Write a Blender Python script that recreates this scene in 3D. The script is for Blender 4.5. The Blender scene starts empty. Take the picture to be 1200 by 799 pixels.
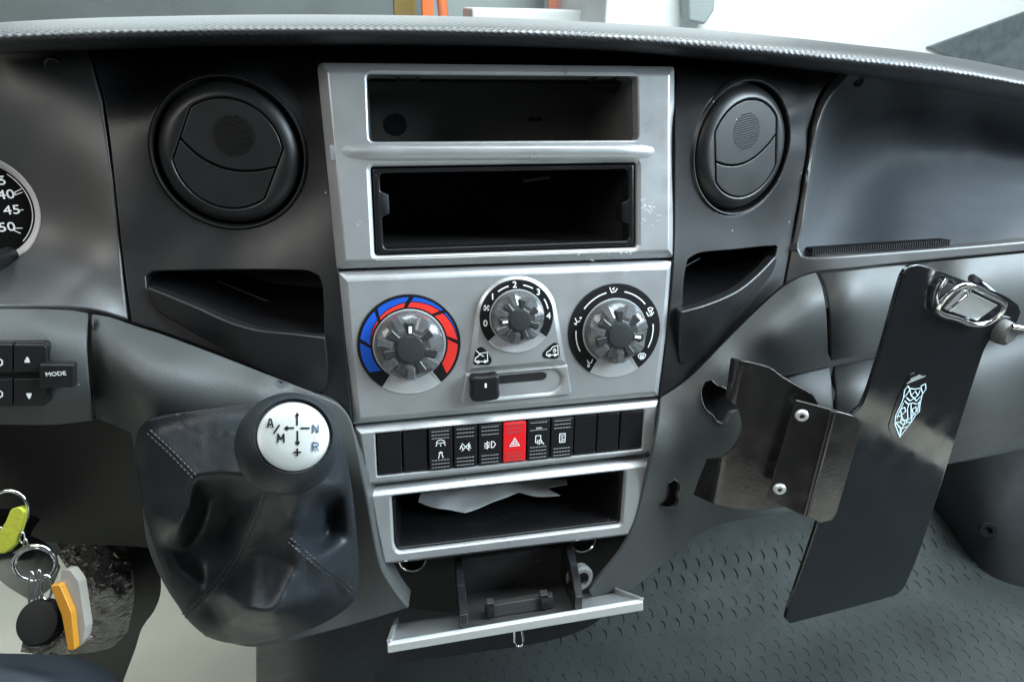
import bpy, bmesh, math, random
import numpy as np
from mathutils import Vector, Matrix, noise
from mathutils.geometry import delaunay_2d_cdt
random.seed(7)
rad = math.radians
scene = bpy.context.scene
COL = scene.collection

# ------------------------------------------------------------------ camera
FPX = 820.0                       # focal length in pixels of the 1200 px wide photograph
PSI, PIT, ROL, DIST = rad(12), rad(26), rad(1.25), 0.5
CF = Vector((math.sin(PSI)*math.cos(PIT), math.cos(PSI)*math.cos(PIT), -math.sin(PIT)))
_R0 = Vector((math.cos(PSI), -math.sin(PSI), 0)); _U0 = _R0.cross(CF)
CR = math.cos(ROL)*_R0 + math.sin(ROL)*_U0
CU = CR.cross(CF)
CC = -DIST*CF
cd = bpy.data.cameras.new('camera'); cam = bpy.data.objects.new('camera', cd); COL.objects.link(cam)
cd.sensor_width = 36; cd.lens = 36*FPX/1200; cd.clip_start = .01; cd.clip_end = 200
cam.matrix_world = Matrix(((CR.x, CU.x, -CF.x, CC.x), (CR.y, CU.y, -CF.y, CC.y), (CR.z, CU.z, -CF.z, CC.z), (0, 0, 0, 1)))
scene.camera = cam

# ------------------------------------------------------------------ light
world = bpy.data.worlds.new('World'); scene.world = world; world.use_nodes = True
bg = world.node_tree.nodes['Background']; bg.inputs[0].default_value = (.88, .95, 1.0, 1); bg.inputs[1].default_value = .09
def area(name, loc, target, sx, sy, power, col):
    l = bpy.data.lights.new(name, 'AREA'); l.shape = 'RECTANGLE'; l.size = sx; l.size_y = sy
    l.energy = power; l.color = col
    o = bpy.data.objects.new(name, l); COL.objects.link(o); o.location = loc
    o.rotation_euler = (Vector(target)-Vector(loc)).to_track_quat('-Z', 'Y').to_euler()
    return o
area('windscreen_daylight', (.15, .10, 1.06), (.08, -.10, -.05), 1.9, .75, 56, (.88, .95, 1.0))
area('hall_front_daylight', (.2, 2.6, 1.25), (.1, 0, .15), 3.4, 1.3, 55, (.90, .96, 1.0))
area('passenger_window_daylight', (1.2, -.38, .62), (.15, .05, .0), .9, .65, 60, (.74, .89, 1.0))
area('driver_window_daylight', (-1.0, -.6, .82), (-.1, .05, 0), .9, .65, 10, (1.0, .97, .93))
area('hall_daylight', (2.5, 1.6, 4.5), (1.5, 6.0, .3), 3, 2, 900, (.95, .98, 1.0))
scene.view_settings.view_transform = 'Standard'; scene.view_settings.look = 'None'
scene.view_settings.exposure = 0; scene.view_settings.gamma = 1
scene.render.engine = 'CYCLES'

# ------------------------------------------------------------------ pixel helpers
def ray(px, py): return CF + CR*((px-600)/FPX) - CU*((py-400)/FPX)
def W(px, py, y):                                   # the point on a sight line at world depth y
    d = ray(px, py); return CC + d*((y-CC.y)/d.y)
def Dp(px, py, s): return CC + ray(px, py)*s        # the point at distance s along the view axis
def Wz(px, py, z):
    d = ray(px, py); return CC + d*((z-CC.z)/d.z)
def proj(X):
    q = X-CC; z = q.dot(CF); return (600+FPX*q.dot(CR)/z, 400-FPX*q.dot(CU)/z)
class Frame:
    def __init__(s, O, n, v):
        s.O = Vector(O); s.n = Vector(n).normalized()
        s.u = Vector(v).cross(s.n).normalized(); s.v = s.n.cross(s.u)
    def P(s, a, b, h=0): return s.O + s.u*a + s.v*b + s.n*h
    def px(s, px, py, h=0):
        d = ray(px, py); t = (s.O+s.n*h-CC).dot(s.n)/d.dot(s.n); X = CC+d*t-s.O
        return (X.dot(s.u), X.dot(s.v))
    def pxs(s, pts, h=0): return [s.px(x, y, h) for x, y in pts]
def tilt_frame(deg, O):
    t = rad(deg); return Frame(O, (0, -math.cos(t), math.sin(t)), (0, math.sin(t), math.cos(t)))
def plane3(a, b, c):
    n = (b-a).cross(c-a)
    def f(px, py):
        d = ray(px, py); return CC + d*((a-CC).dot(n)/d.dot(n))
    return f

# ------------------------------------------------------------------ materials
MATS = {}
def mat(name, col, rough=.5, metal=0, bump=0, bscale=900, var=0, vscale=30, spec=.5, coat=0, trans=0, rvar=0, alpha=1, scratch=0):
    m = bpy.data.materials.new(name); m.use_nodes = True; nt = m.node_tree; b = nt.nodes['Principled BSDF']
    b.inputs['Base Color'].default_value = (*col, 1); b.inputs['Roughness'].default_value = rough
    b.inputs['Metallic'].default_value = metal; b.inputs['Specular IOR Level'].default_value = spec
    b.inputs['Coat Weight'].default_value = coat; b.inputs['Coat Roughness'].default_value = .08
    b.inputs['Transmission Weight'].default_value = trans; b.inputs['Alpha'].default_value = alpha
    tc = nt.nodes.new('ShaderNodeTexCoord')
    def nz(scale, detail=3):
        n = nt.nodes.new('ShaderNodeTexNoise'); n.inputs['Scale'].default_value = scale; n.inputs['Detail'].default_value = detail
        nt.links.new(tc.outputs['Object'], n.inputs['Vector']); return n
    if var:
        n = nz(vscale, 6); mx = nt.nodes.new('ShaderNodeMix'); mx.data_type = 'RGBA'
        mx.inputs[6].default_value = (*[c*(1-var) for c in col], 1); mx.inputs[7].default_value = (*[min(1, c*(1+var)) for c in col], 1)
        nt.links.new(n.outputs['Fac'], mx.inputs[0]); nt.links.new(mx.outputs[2], b.inputs['Base Color'])
    if rvar:
        n = nz(45, 7); r = nt.nodes.new('ShaderNodeMapRange')
        r.inputs[1].default_value = .3; r.inputs[2].default_value = .7
        r.inputs[3].default_value = max(.03, rough-rvar); r.inputs[4].default_value = rough+rvar
        nt.links.new(n.outputs['Fac'], r.inputs[0]); nt.links.new(r.outputs[0], b.inputs['Roughness'])
    h = None
    if bump:
        n = nz(bscale, 2); h = n.outputs['Fac']
    if h is not None:
        bp = nt.nodes.new('ShaderNodeBump'); bp.inputs['Strength'].default_value = bump; bp.inputs['Distance'].default_value = .0006
        nt.links.new(h, bp.inputs['Height']); nt.links.new(bp.outputs[0], b.inputs['Normal'])
    if scratch:                                     # dust specks and fine scuffs that have a shape of their own
        v = nt.nodes.new('ShaderNodeTexVoronoi'); v.inputs['Scale'].default_value = 70
        nt.links.new(tc.outputs['Object'], v.inputs['Vector'])
        lt = nt.nodes.new('ShaderNodeMath'); lt.operation = 'LESS_THAN'; lt.inputs[1].default_value = scratch
        nt.links.new(v.outputs['Distance'], lt.inputs[0])
        n2 = nz(14, 2); g2 = nt.nodes.new('ShaderNodeMath'); g2.operation = 'GREATER_THAN'; g2.inputs[1].default_value = .56
        nt.links.new(n2.outputs['Fac'], g2.inputs[0])
        mu = nt.nodes.new('ShaderNodeMath'); mu.operation = 'MULTIPLY'; nt.links.new(lt.outputs[0], mu.inputs[0]); nt.links.new(g2.outputs[0], mu.inputs[1])
        mx = nt.nodes.new('ShaderNodeMix'); mx.data_type = 'RGBA'; mx.inputs[6].default_value = (*col, 1)
        mx.inputs[7].default_value = (.45, .45, .43, 1)
        src = b.inputs['Base Color'].links
        if src: nt.links.new(src[0].from_socket, mx.inputs[6])
        nt.links.new(mu.outputs[0], mx.inputs[0]); nt.links.new(mx.outputs[2], b.inputs['Base Color'])
    MATS[name] = m; return m
mat('charcoal', (.0085, .009, .0095), .40, bump=.14, bscale=1400, rvar=.03, scratch=.035, var=.06)
mat('panel_grey', (.050, .050, .048), .42, bump=.16, bscale=1300, rvar=.03, var=.06, scratch=.03)
mat('dash_grey', (.054, .057, .056), .52, spec=.33, bump=.25, bscale=1200, rvar=.03, var=.06, scratch=.03)
mat('tray_grey', (.040, .045, .050), .6, spec=.25, bump=.3, bscale=1300, rvar=.05, var=.1)
mat('gauge_white', (.70, .71, .72), .35)
mat('black', (.006, .006, .007), .45, spec=.35, bump=.2, bscale=1500)
mat('black_gloss', (.010, .010, .011), .22, bump=.05, bscale=700, rvar=.08, scratch=.03)
mat('fob', (.006, .006, .006), .6, spec=.2)
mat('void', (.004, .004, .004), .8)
mat('silver', (.40, .415, .42), .34, metal=.5, bump=.10, bscale=2200, var=.09, vscale=45, rvar=.07, scratch=.05)
mat('silver_trim', (.60, .62, .63), .34, metal=.5, bump=.04, bscale=2000, rvar=.02)
mat('slot_grey', (.10, .10, .095), .6, bump=.5, bscale=900, var=.25)
mat('chrome', (.8, .8, .8), .12, metal=1, rvar=.06)
mat('steel_dark', (.075, .072, .072), .2, metal=.85, bump=.08, bscale=400, var=.35, vscale=40, rvar=.1)
mat('plate_black', (.006, .007, .008), .11, coat=.15, bump=.03, bscale=60, rvar=.07, scratch=.03)
mat('print_white', (.78, .80, .80), .5)
mat('print_grey', (.32, .34, .34), .5)
mat('print_slate', (.035, .055, .085), .8, spec=.05)
mat('print_black', (.006, .006, .006), .8, spec=.05)
mat('print_blue', (.010, .085, .50), .4)
mat('print_red', (.72, .035, .025), .4)
mat('hazard_red', (.62, .012, .016), .35, bump=.1)
mat('knob_clear', (.095, .10, .103), .22, coat=.5, bump=.5, bscale=260, var=.5, vscale=150, rvar=.12)
mat('knob_dark', (.030, .032, .034), .30, bump=.1, rvar=.08)
mat('leather', (.012, .0145, .0175), .40, spec=.32, bump=.5, bscale=1000, rvar=.06, var=.2)
mat('stitch', (.030, .032, .036), .6)
mat('cap_silver', (.25, .26, .25), .36, metal=.25, bump=.04)
mat('paper', (.84, .86, .86), .8, bump=.3, bscale=200, var=.05)
mat('rubber', (.026, .030, .030), .7, spec=.12, bump=.5, bscale=300, var=.45, vscale=9, rvar=.1)
mat('floor_beige', (.50, .485, .41), .6, bump=.3, bscale=120, var=.12, vscale=12)
mat('trim_dark', (.034, .036, .036), .42, bump=.3, bscale=700, rvar=.1, var=.2)
mat('denim', (.010, .015, .022), .8, bump=.9, bscale=700, var=.35, vscale=25)
mat('yellow', (.30, .32, .02), .7, bump=.6, bscale=400, var=.2)
mat('orange', (.34, .15, .012), .4, var=.1)
mat('orange_paint', (.85, .16, .01), .5)
mat('tag_clear', (.22, .21, .19), .2, coat=.4, var=.15)
mat('film', (.030, .026, .022), .25, coat=.4, bump=.5, bscale=60, var=.5, vscale=28)
mat('white_paint', (.85, .86, .87), .4)
mat('hall_dark', (.22, .25, .26), .8, var=.35, vscale=1.2)
mat('hall_grey', (.30, .34, .35), .8, var=.15, vscale=2)
mat('hall_white', (.80, .82, .83), .7)
mat('van_glass', (.10, .125, .135), .25, var=.5, vscale=14, spec=.4)
mat('ochre', (.42, .28, .06), .6)
mat('concrete', (.32, .32, .31), .8, var=.15, vscale=1.5)
mat('emblem_print', (.62, .78, .82), .5)
mat('raw_edge', (.10, .10, .095), .8, bump=.6, bscale=300)
mat('ash', (.022, .022, .021), .7, bump=.6, bscale=500, var=.6, vscale=70, scratch=.05)
def crumpled():                                     # crinkled clear film: flat facets between creases
    m = MATS['film']; nt = m.node_tree; b = nt.nodes['Principled BSDF']
    tc = nt.nodes.new('ShaderNodeTexCoord'); v = nt.nodes.new('ShaderNodeTexVoronoi'); v.feature = 'DISTANCE_TO_EDGE'; v.inputs['Scale'].default_value = 55
    n = nt.nodes.new('ShaderNodeTexNoise'); n.inputs['Scale'].default_value = 30; ad = nt.nodes.new('ShaderNodeMixRGB'); ad.inputs[0].default_value = .12
    nt.links.new(tc.outputs['Object'], n.inputs['Vector']); nt.links.new(tc.outputs['Object'], ad.inputs[1]); nt.links.new(n.outputs['Color'], ad.inputs[2]); nt.links.new(ad.outputs[0], v.inputs['Vector'])
    bp = nt.nodes.new('ShaderNodeBump'); bp.inputs['Strength'].default_value = .8; bp.inputs['Distance'].default_value = .006
    nt.links.new(v.outputs['Distance'], bp.inputs['Height']); nt.links.new(bp.outputs[0], b.inputs['Normal'])
crumpled()
# diamond embossed skin of the dash pad (drawn on the sheet's own length and girth)
def pad_material():
    m = bpy.data.materials.new('pad_skin'); m.use_nodes = True; nt = m.node_tree; b = nt.nodes['Principled BSDF']
    b.inputs['Base Color'].default_value = (.014, .015, .017, 1); b.inputs['Roughness'].default_value = .38
    uv = nt.nodes.new('ShaderNodeUVMap'); sep = nt.nodes.new('ShaderNodeSeparateXYZ'); nt.links.new(uv.outputs[0], sep.inputs[0])
    def M(op, a, bb=None):
        n = nt.nodes.new('ShaderNodeMath'); n.operation = op
        for i, q in enumerate((a, bb)):
            if q is None: continue
            if isinstance(q, (int, float)): n.inputs[i].default_value = q
            else: nt.links.new(q, n.inputs[i])
        return n.outputs[0]
    u = M('MULTIPLY', sep.outputs[0], math.pi/.0044); v = M('MULTIPLY', sep.outputs[1], math.pi/.0038)
    a = M('ABSOLUTE', M('SINE', M('ADD', u, v))); c = M('ABSOLUTE', M('SINE', M('SUBTRACT', u, v)))
    h = M('POWER', M('MULTIPLY', a, c), .6)
    bp = nt.nodes.new('ShaderNodeBump'); bp.inputs['Strength'].default_value = .32; bp.inputs['Distance'].default_value = .0007
    nt.links.new(h, bp.inputs['Height']); nt.links.new(bp.outputs[0], b.inputs['Normal'])
    MATS['pad_skin'] = m
pad_material()
def glass_material():
    m = bpy.data.materials.new('windscreen_glass'); m.use_nodes = True; nt = m.node_tree
    out = nt.nodes['Material Output']; nt.nodes.remove(nt.nodes['Principled BSDF'])
    tr = nt.nodes.new('ShaderNodeBsdfTransparent'); tr.inputs[0].default_value = (.93, .97, .96, 1)
    gl = nt.nodes.new('ShaderNodeBsdfGlossy'); gl.inputs['Roughness'].default_value = .03
    df = nt.nodes.new('ShaderNodeBsdfDiffuse'); df.inputs[0].default_value = (.55, .58, .58, 1)
    lw = nt.nodes.new('ShaderNodeLayerWeight'); lw.inputs[0].default_value = .5
    fp = nt.nodes.new('ShaderNodeMath'); fp.operation = 'POWER'; fp.inputs[1].default_value = 4; nt.links.new(lw.outputs['Facing'], fp.inputs[0])
    fr = nt.nodes.new('ShaderNodeMapRange'); fr.inputs[3].default_value = .03; fr.inputs[4].default_value = .5; nt.links.new(fp.outputs[0], fr.inputs[0])
    tc = nt.nodes.new('ShaderNodeTexCoord'); n = nt.nodes.new('ShaderNodeTexNoise'); n.inputs['Scale'].default_value = 9; n.inputs['Detail'].default_value = 9
    mp = nt.nodes.new('ShaderNodeMapping'); mp.inputs['Scale'].default_value = (1, 1, .25)
    nt.links.new(tc.outputs['Object'], mp.inputs[0]); nt.links.new(mp.outputs[0], n.inputs['Vector'])
    r = nt.nodes.new('ShaderNodeMapRange'); r.inputs[1].default_value = .45; r.inputs[2].default_value = .8; r.inputs[3].default_value = .02; r.inputs[4].default_value = .16
    nt.links.new(n.outputs['Fac'], r.inputs[0])
    m1 = nt.nodes.new('ShaderNodeMixShader'); m2 = nt.nodes.new('ShaderNodeMixShader')
    nt.links.new(fr.outputs[0], m1.inputs[0]); nt.links.new(tr.outputs[0], m1.inputs[1]); nt.links.new(gl.outputs[0], m1.inputs[2])
    nt.links.new(r.outputs[0], m2.inputs[0]); nt.links.new(m1.outputs[0], m2.inputs[1]); nt.links.new(df.outputs[0], m2.inputs[2])
    nt.links.new(m2.outputs[0], out.inputs[0]); MATS['glass'] = m
glass_material()

# ------------------------------------------------------------------ object helpers
def thing(name, label, cat, loc=(0, 0, 0)):
    o = bpy.data.objects.new(name, None); COL.objects.link(o); o.location = loc; o.empty_display_size = .05
    o['label'] = label; o['category'] = cat
    bpy.context.view_layer.update(); return o
def tag(o, label, cat, group=None):
    o['label'] = label; o['category'] = cat
    if group: o['group'] = group
    return o
def place(name, me, m, parent=None, smooth=35):
    o = bpy.data.objects.new(name, me); COL.objects.link(o)
    if m: me.materials.append(MATS[m])
    if smooth is not None and len(me.polygons):
        me.polygons.foreach_set('use_smooth', [True]*len(me.polygons))
        if smooth < 180: me.set_sharp_from_angle(angle=rad(smooth))
    if parent is not None:
        root = Vector((0, 0, 0)); p = parent
        while p is not None: root += p.location; p = p.parent
        o.parent = parent; me.transform(Matrix.Translation(-root))
    return o
def frombm(name, bm, m, parent=None, smooth=35, normals=True):
    if normals: bmesh.ops.recalc_face_normals(bm, faces=bm.faces)
    me = bpy.data.meshes.new(name); bm.to_mesh(me); bm.free(); return place(name, me, m, parent, smooth)
def frompy(name, vs, fs, m, parent=None, smooth=35, recalc=True):
    me = bpy.data.meshes.new(name); me.from_pydata([tuple(v) for v in vs], [], fs); me.update()
    if recalc:
        bm = bmesh.new(); bm.from_mesh(me); bmesh.ops.recalc_face_normals(bm, faces=bm.faces); bm.to_mesh(me); bm.free()
    return place(name, me, m, parent, smooth)
def bev(o, w, seg=2, ang=35, harden=True):
    b = o.modifiers.new('bevel', 'BEVEL'); b.width = w; b.segments = seg; b.limit_method = 'ANGLE'; b.angle_limit = rad(ang)
    b.harden_normals = harden; return o
def catmull(pts, step=8, closed=True, corner=38):
    n = len(pts); P = [Vector(p) for p in pts]; out = []; seg = n if closed else n-1
    def iscorner(i):
        if not closed and i in (0, n-1): return True
        a = P[i]-P[i-1]; b = P[(i+1) % n]-P[i]
        return a.length < 1e-9 or b.length < 1e-9 or a.angle(b) > rad(corner)
    cor = [iscorner(i) for i in range(n)]
    def tan(i, j, k):
        if cor[i]: return None
        return (P[(i+1) % n]-P[i-1])*.5
    for i in range(seg):
        j = (i+1) % n; a, b = P[i], P[j]; d = b-a; L = d.length
        ta = tan(i, 0, 0); tb = tan(j, 0, 0)
        ta = d if ta is None else ta.normalized()*L; tb = d if tb is None else tb.normalized()*L
        k = max(1, int(round(L/step)))
        for q in range(k):
            t = q/k; t2 = t*t; t3 = t2*t
            out.append((2*t3-3*t2+1)*a+(t3-2*t2+t)*ta+(-2*t3+3*t2)*b+(t3-t2)*tb)
    if not closed: out.append(P[-1])
    return [tuple(p) for p in out]
class RPoly(list): pass
def rp(pts, r, seg=5):                             # polygon with rounded corners; r may be a list
    out = RPoly(); n = len(pts); rs = r if isinstance(r, (list, tuple)) else [r]*n
    out.src = [tuple(p) for p in pts]; out.rs = list(rs); out.seg = seg
    for i in range(n):
        p = Vector(pts[i]); a = Vector(pts[i-1])-p; b = Vector(pts[(i+1) % n])-p
        rr = min(rs[i], a.length*.48, b.length*.48)
        if rr < 1e-6: out.append(tuple(p)); continue
        A = p+a.normalized()*rr; B = p+b.normalized()*rr
        for k in range(seg+1):
            t = k/seg; out.append(tuple((1-t)**2*A+2*t*(1-t)*p+t*t*B))
    return out
def inpoly(p, poly):
    x, y = p; c = False; n = len(poly); j = n-1
    for i in range(n):
        xi, yi = poly[i]; xj, yj = poly[j]
        if (yi > y) != (yj > y) and x < (xj-xi)*(y-yi)/(yj-yi)+xi: c = not c
        j = i
    return c
def cdt(outline, holes, extra=()):
    K = 1000. if max(abs(c) for p in outline for c in p) < 5 else 1.
    if K > 1:
        V, F = cdt([(a*K, b*K) for a, b in outline], [[(a*K, b*K) for a, b in h] for h in holes], [(a*K, b*K) for a, b in extra])
        return [(a/K, b/K) for a, b in V], F
    vs = []; es = []
    for loop in [outline]+list(holes):
        o = len(vs); vs += [Vector(p) for p in loop]; es += [(o+i, o+(i+1) % len(loop)) for i in range(len(loop))]
    vs += [Vector(p) for p in extra]
    V, E, Fc, *_ = delaunay_2d_cdt(vs, es, [], 0, 1e-5)
    V = [tuple(v) for v in V]; F = []
    for f in Fc:
        c = (sum(V[i][0] for i in f)/len(f), sum(V[i][1] for i in f)/len(f))
        if inpoly(c, outline) and not any(inpoly(c, h) for h in holes): F.append(list(f))
    return V, F
def area2(p): return sum(p[i-1][0]*p[i][1]-p[i][0]*p[i-1][1] for i in range(len(p)))/2
def offset(poly, d):                               # positive: grow
    if isinstance(poly, RPoly):
        return rp(offset(poly.src, d), [0 if r == 0 else max(r+d*(.8 if d < 0 else .5), .0003) for r in poly.rs], poly.seg)
    n = len(poly); s = 1 if area2(poly) > 0 else -1; out = []
    for i in range(n):
        p = Vector(poly[i]); a = (p-Vector(poly[i-1])); b = (Vector(poly[(i+1) % n])-p)
        if a.length < 1e-9: a = b
        if b.length < 1e-9: b = a
        a.normalize(); b.normalize(); na = Vector((a.y, -a.x))*s; nb = Vector((b.y, -b.x))*s
        m = na+nb; k = max(.35, m.length_squared/2); m = m/k
        out.append(tuple(p+m*d))
    return out
def plate(name, fr, outline, holes, pout, pholes, m, parent, smooth=30):
    """flat plate in a frame; pout/pholes = [(inset, height), ...] front to back for its rim and its openings"""
    holes = [list(h) for h in holes]
    if holes and not isinstance(pholes[0], list): pholes = [pholes]*len(holes)
    O0 = offset(outline, -pout[0][0]) if pout[0][0] else outline
    H0 = [offset(h, ph[0][0]) if ph[0][0] else h for h, ph in zip(holes, pholes)]
    V, F = cdt(O0, H0); h0 = pout[0][1]
    vs = [fr.P(a, b, h0) for a, b in V]; fs = [f for f in F]
    def strip(poly, prof, sgn):
        prev = None; n = len(poly)
        for ins, h in prof:
            q = offset(poly, sgn*ins) if ins else poly
            st = len(vs); vs.extend(fr.P(a, b, h) for a, b in q)
            if prev is not None:
                for i in range(n): fs.append([prev+i, prev+(i+1) % n, st+(i+1) % n, st+i])
            prev = st
    strip(outline, pout, -1)
    for h, ph in zip(holes, pholes): strip(h, ph, 1)
    me = bpy.data.meshes.new(name); bm = bmesh.new()
    bv = [bm.verts.new(v) for v in vs]
    for f in fs:
        try: bm.faces.new([bv[i] for i in f])
        except ValueError: pass
    bmesh.ops.remove_doubles(bm, verts=bm.verts, dist=2e-5)
    bmesh.ops.recalc_face_normals(bm, faces=bm.faces); bm.normal_update()
    big = max(bm.faces, key=lambda f: f.calc_area())
    if big.normal.dot(fr.n) < 0: bmesh.ops.reverse_faces(bm, faces=bm.faces)
    bm.to_mesh(me); bm.free(); return place(name, me, m, parent, smooth)
def solid(name, fr, outline, h0, h1, m, parent, bw=.0006, seg=2, smooth=30):   # closed slab with rounded edges
    V, F = cdt(outline, []); n = len(outline)
    vs = [fr.P(a, b, h1) for a, b in outline]+[fr.P(a, b, h0) for a, b in outline]
    fs = [list(range(n)), list(range(2*n-1, n-1, -1))]+[[i, (i+1) % n, n+(i+1) % n, n+i] for i in range(n)]
    o = frompy(name, vs, fs, m, parent, smooth)
    if bw: bev(o, bw, seg)
    return o
def lathe(name, fr, c, prof, m, parent, seg=48, smooth=35):
    vs = []; fs = []; k = len(prof)
    for i in range(seg):
        t = 2*math.pi*i/seg
        for r, h in prof: vs.append(fr.P(c[0]+r*math.cos(t), c[1]+r*math.sin(t), h))
    for i in range(seg):
        for j in range(k-1):
            a = i*k+j; b = ((i+1) % seg)*k+j; fs.append([a, b, b+1, a+1])
    if prof[0][0] > 1e-6: fs.append([i*k for i in range(seg)])
    if prof[-1][0] > 1e-6: fs.append([i*k+k-1 for i in range(seg)])
    bm = bmesh.new(); bv = [bm.verts.new(v) for v in vs]
    for f in fs: bm.faces.new([bv[i] for i in f])
    bmesh.ops.remove_doubles(bm, verts=bm.verts, dist=1e-6)
    return frombm(name, bm, m, parent, smooth)
def ringlathe(name, fr, c, prof, m, parent, seg=64, a0=0, a1=2*math.pi, smooth=35):   # closed section, full or part turn (clockwise from top)
    full = abs(a1-a0) > 6.28; vs = []; fs = []; k = len(prof); N = seg if full else seg+1
    for i in range(N):
        t = a0+(a1-a0)*i/seg
        for r, h in prof: vs.append(fr.P(c[0]+r*math.sin(t), c[1]+r*math.cos(t), h))
    for i in range(seg):
        for j in range(k):
            a = i*k; b = ((i+1) % N)*k; fs.append([a+j, b+j, b+(j+1) % k, a+(j+1) % k])
    if not full: fs += [list(range(k)), list(range((N-1)*k, N*k))]
    return frompy(name, vs, fs, m, parent, smooth)
def tube(name, pts, r, m, parent, closed=False, seg=8, step=None, smooth=80):
    pts = [Vector(p) for p in pts]; n = len(pts); vs = []; fs = []
    rs = r if isinstance(r, (list, tuple)) else [r]*n
    up = Vector((.3, .2, 1)).normalized()
    for i, p in enumerate(pts):
        t = (pts[(i+1) % n]-pts[i-1]) if closed or 0 < i < n-1 else (pts[1]-pts[0] if i == 0 else pts[-1]-pts[-2])
        t.normalize(); a = t.cross(up)
        if a.length < .05: a = t.cross(Vector((1, 0, 0)))
        a.normalize(); b = t.cross(a)
        for k in range(seg):
            q = 2*math.pi*k/seg; vs.append(p+a*math.cos(q)*rs[i]+b*math.sin(q)*rs[i])
    for i in range(n if closed else n-1):
        for k in range(seg):
            j = (i+1) % n; fs.append([i*seg+k, i*seg+(k+1) % seg, j*seg+(k+1) % seg, j*seg+k])
    if not closed: fs += [list(range(seg)), list(range((n-1)*seg, n*seg))]
    return frompy(name, vs, fs, m, parent, smooth)
def strokes(name, fr, lines, w, h, m, parent, th=.00015):        # printed line drawing
    vs = []; fs = []
    for ln in lines:
        P = [Vector(p) for p in ln]
        if len(P) < 2: continue
        for i in range(len(P)-1):
            a, b = P[i], P[i+1]; d = b-a
            if d.length < 1e-7: continue
            d.normalize(); a = a-d*w*.35; b = b+d*w*.35; q = Vector((-d.y, d.x))*w*.5; s = len(vs)
            hh = h+th*(.5+.5*((i*7+len(vs)) % 5)/5)
            vs += [fr.P(*(a+q), hh), fr.P(*(b+q), hh), fr.P(*(b-q), hh), fr.P(*(a-q), hh)]; fs.append([s, s+3, s+2, s+1])
    return frompy(name, vs, fs, m, parent, None, recalc=False)
def arcpts(c, r, a0, a1, n=10):                    # clockwise from top, degrees
    return [(c[0]+r*math.sin(rad(a0+(a1-a0)*i/n)), c[1]+r*math.cos(rad(a0+(a1-a0)*i/n))) for i in range(n+1)]
def text(fr, s, c, size, h, m, parent, rot=0, bold=.0, sx=1, name='lettering'):
    cu = bpy.data.curves.new('t', 'FONT'); cu.body = s; cu.size = 1; cu.align_x = 'CENTER'; cu.align_y = 'CENTER'; cu.offset = 0
    cu.resolution_u = 3
    ob = bpy.data.objects.new('t', cu); COL.objects.link(ob); bpy.context.view_layer.update()
    me = bpy.data.meshes.new_from_object(ob.evaluated_get(bpy.context.evaluated_depsgraph_get()))
    bpy.data.objects.remove(ob); bpy.data.curves.remove(cu)
    for v in me.vertices:
        x, y = v.co.x*sx*size, v.co.y*size; cs, sn = math.cos(rot), math.sin(rot)
        v.co = fr.P(c[0]+x*cs-y*sn, c[1]+x*sn+y*cs, h)
    if bold:                                        # heavier strokes: the same print laid a few times side by side
        vs0 = [v.co.copy() for v in me.vertices]; fs0 = [list(p.vertices) for p in me.polygons]; vs = []; fs = []; d = size*bold
        for i, (ox, oy) in enumerate(((0, 0), (d, 0), (-d, 0), (0, d), (0, -d))):
            st = len(vs); vs += [v+fr.u*ox+fr.v*oy+fr.n*i*.00003 for v in vs0]; fs += [[k+st for k in f] for f in fs0]
        me = bpy.data.meshes.new(name); me.from_pydata([tuple(v) for v in vs], [], fs)
    me.name = name; me.materials.clear(); return place(name, me, m, parent, None)
class RBF:                                         # smooth depth through given points
    def __init__(s, pts, lam=5e-2):
        s.p = np.array([(a/100, b/100) for a, b, _ in pts]); y = np.array([c for *_, c in pts]); n = len(y)
        A = np.zeros((n+3, n+3)); A[:n, :n] = s.k(s.p, s.p)+lam*np.eye(n); A[:n, n] = 1; A[:n, n+1:] = s.p
        A[n:, :n] = A[:n, n:].T; s.w = np.linalg.solve(A, np.concatenate([y, np.zeros(3)]))
    def k(s, a, b):
        d2 = ((a[:, None]-b[None])**2).sum(-1); return .5*d2*np.log(d2+1e-12)
    def __call__(s, x, y):
        q = np.array([(x/100, y/100)]); n = len(s.p)
        return float((s.k(q, s.p)@s.w[:n])[0]+s.w[n]+q[0]@s.w[n+1:])
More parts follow.
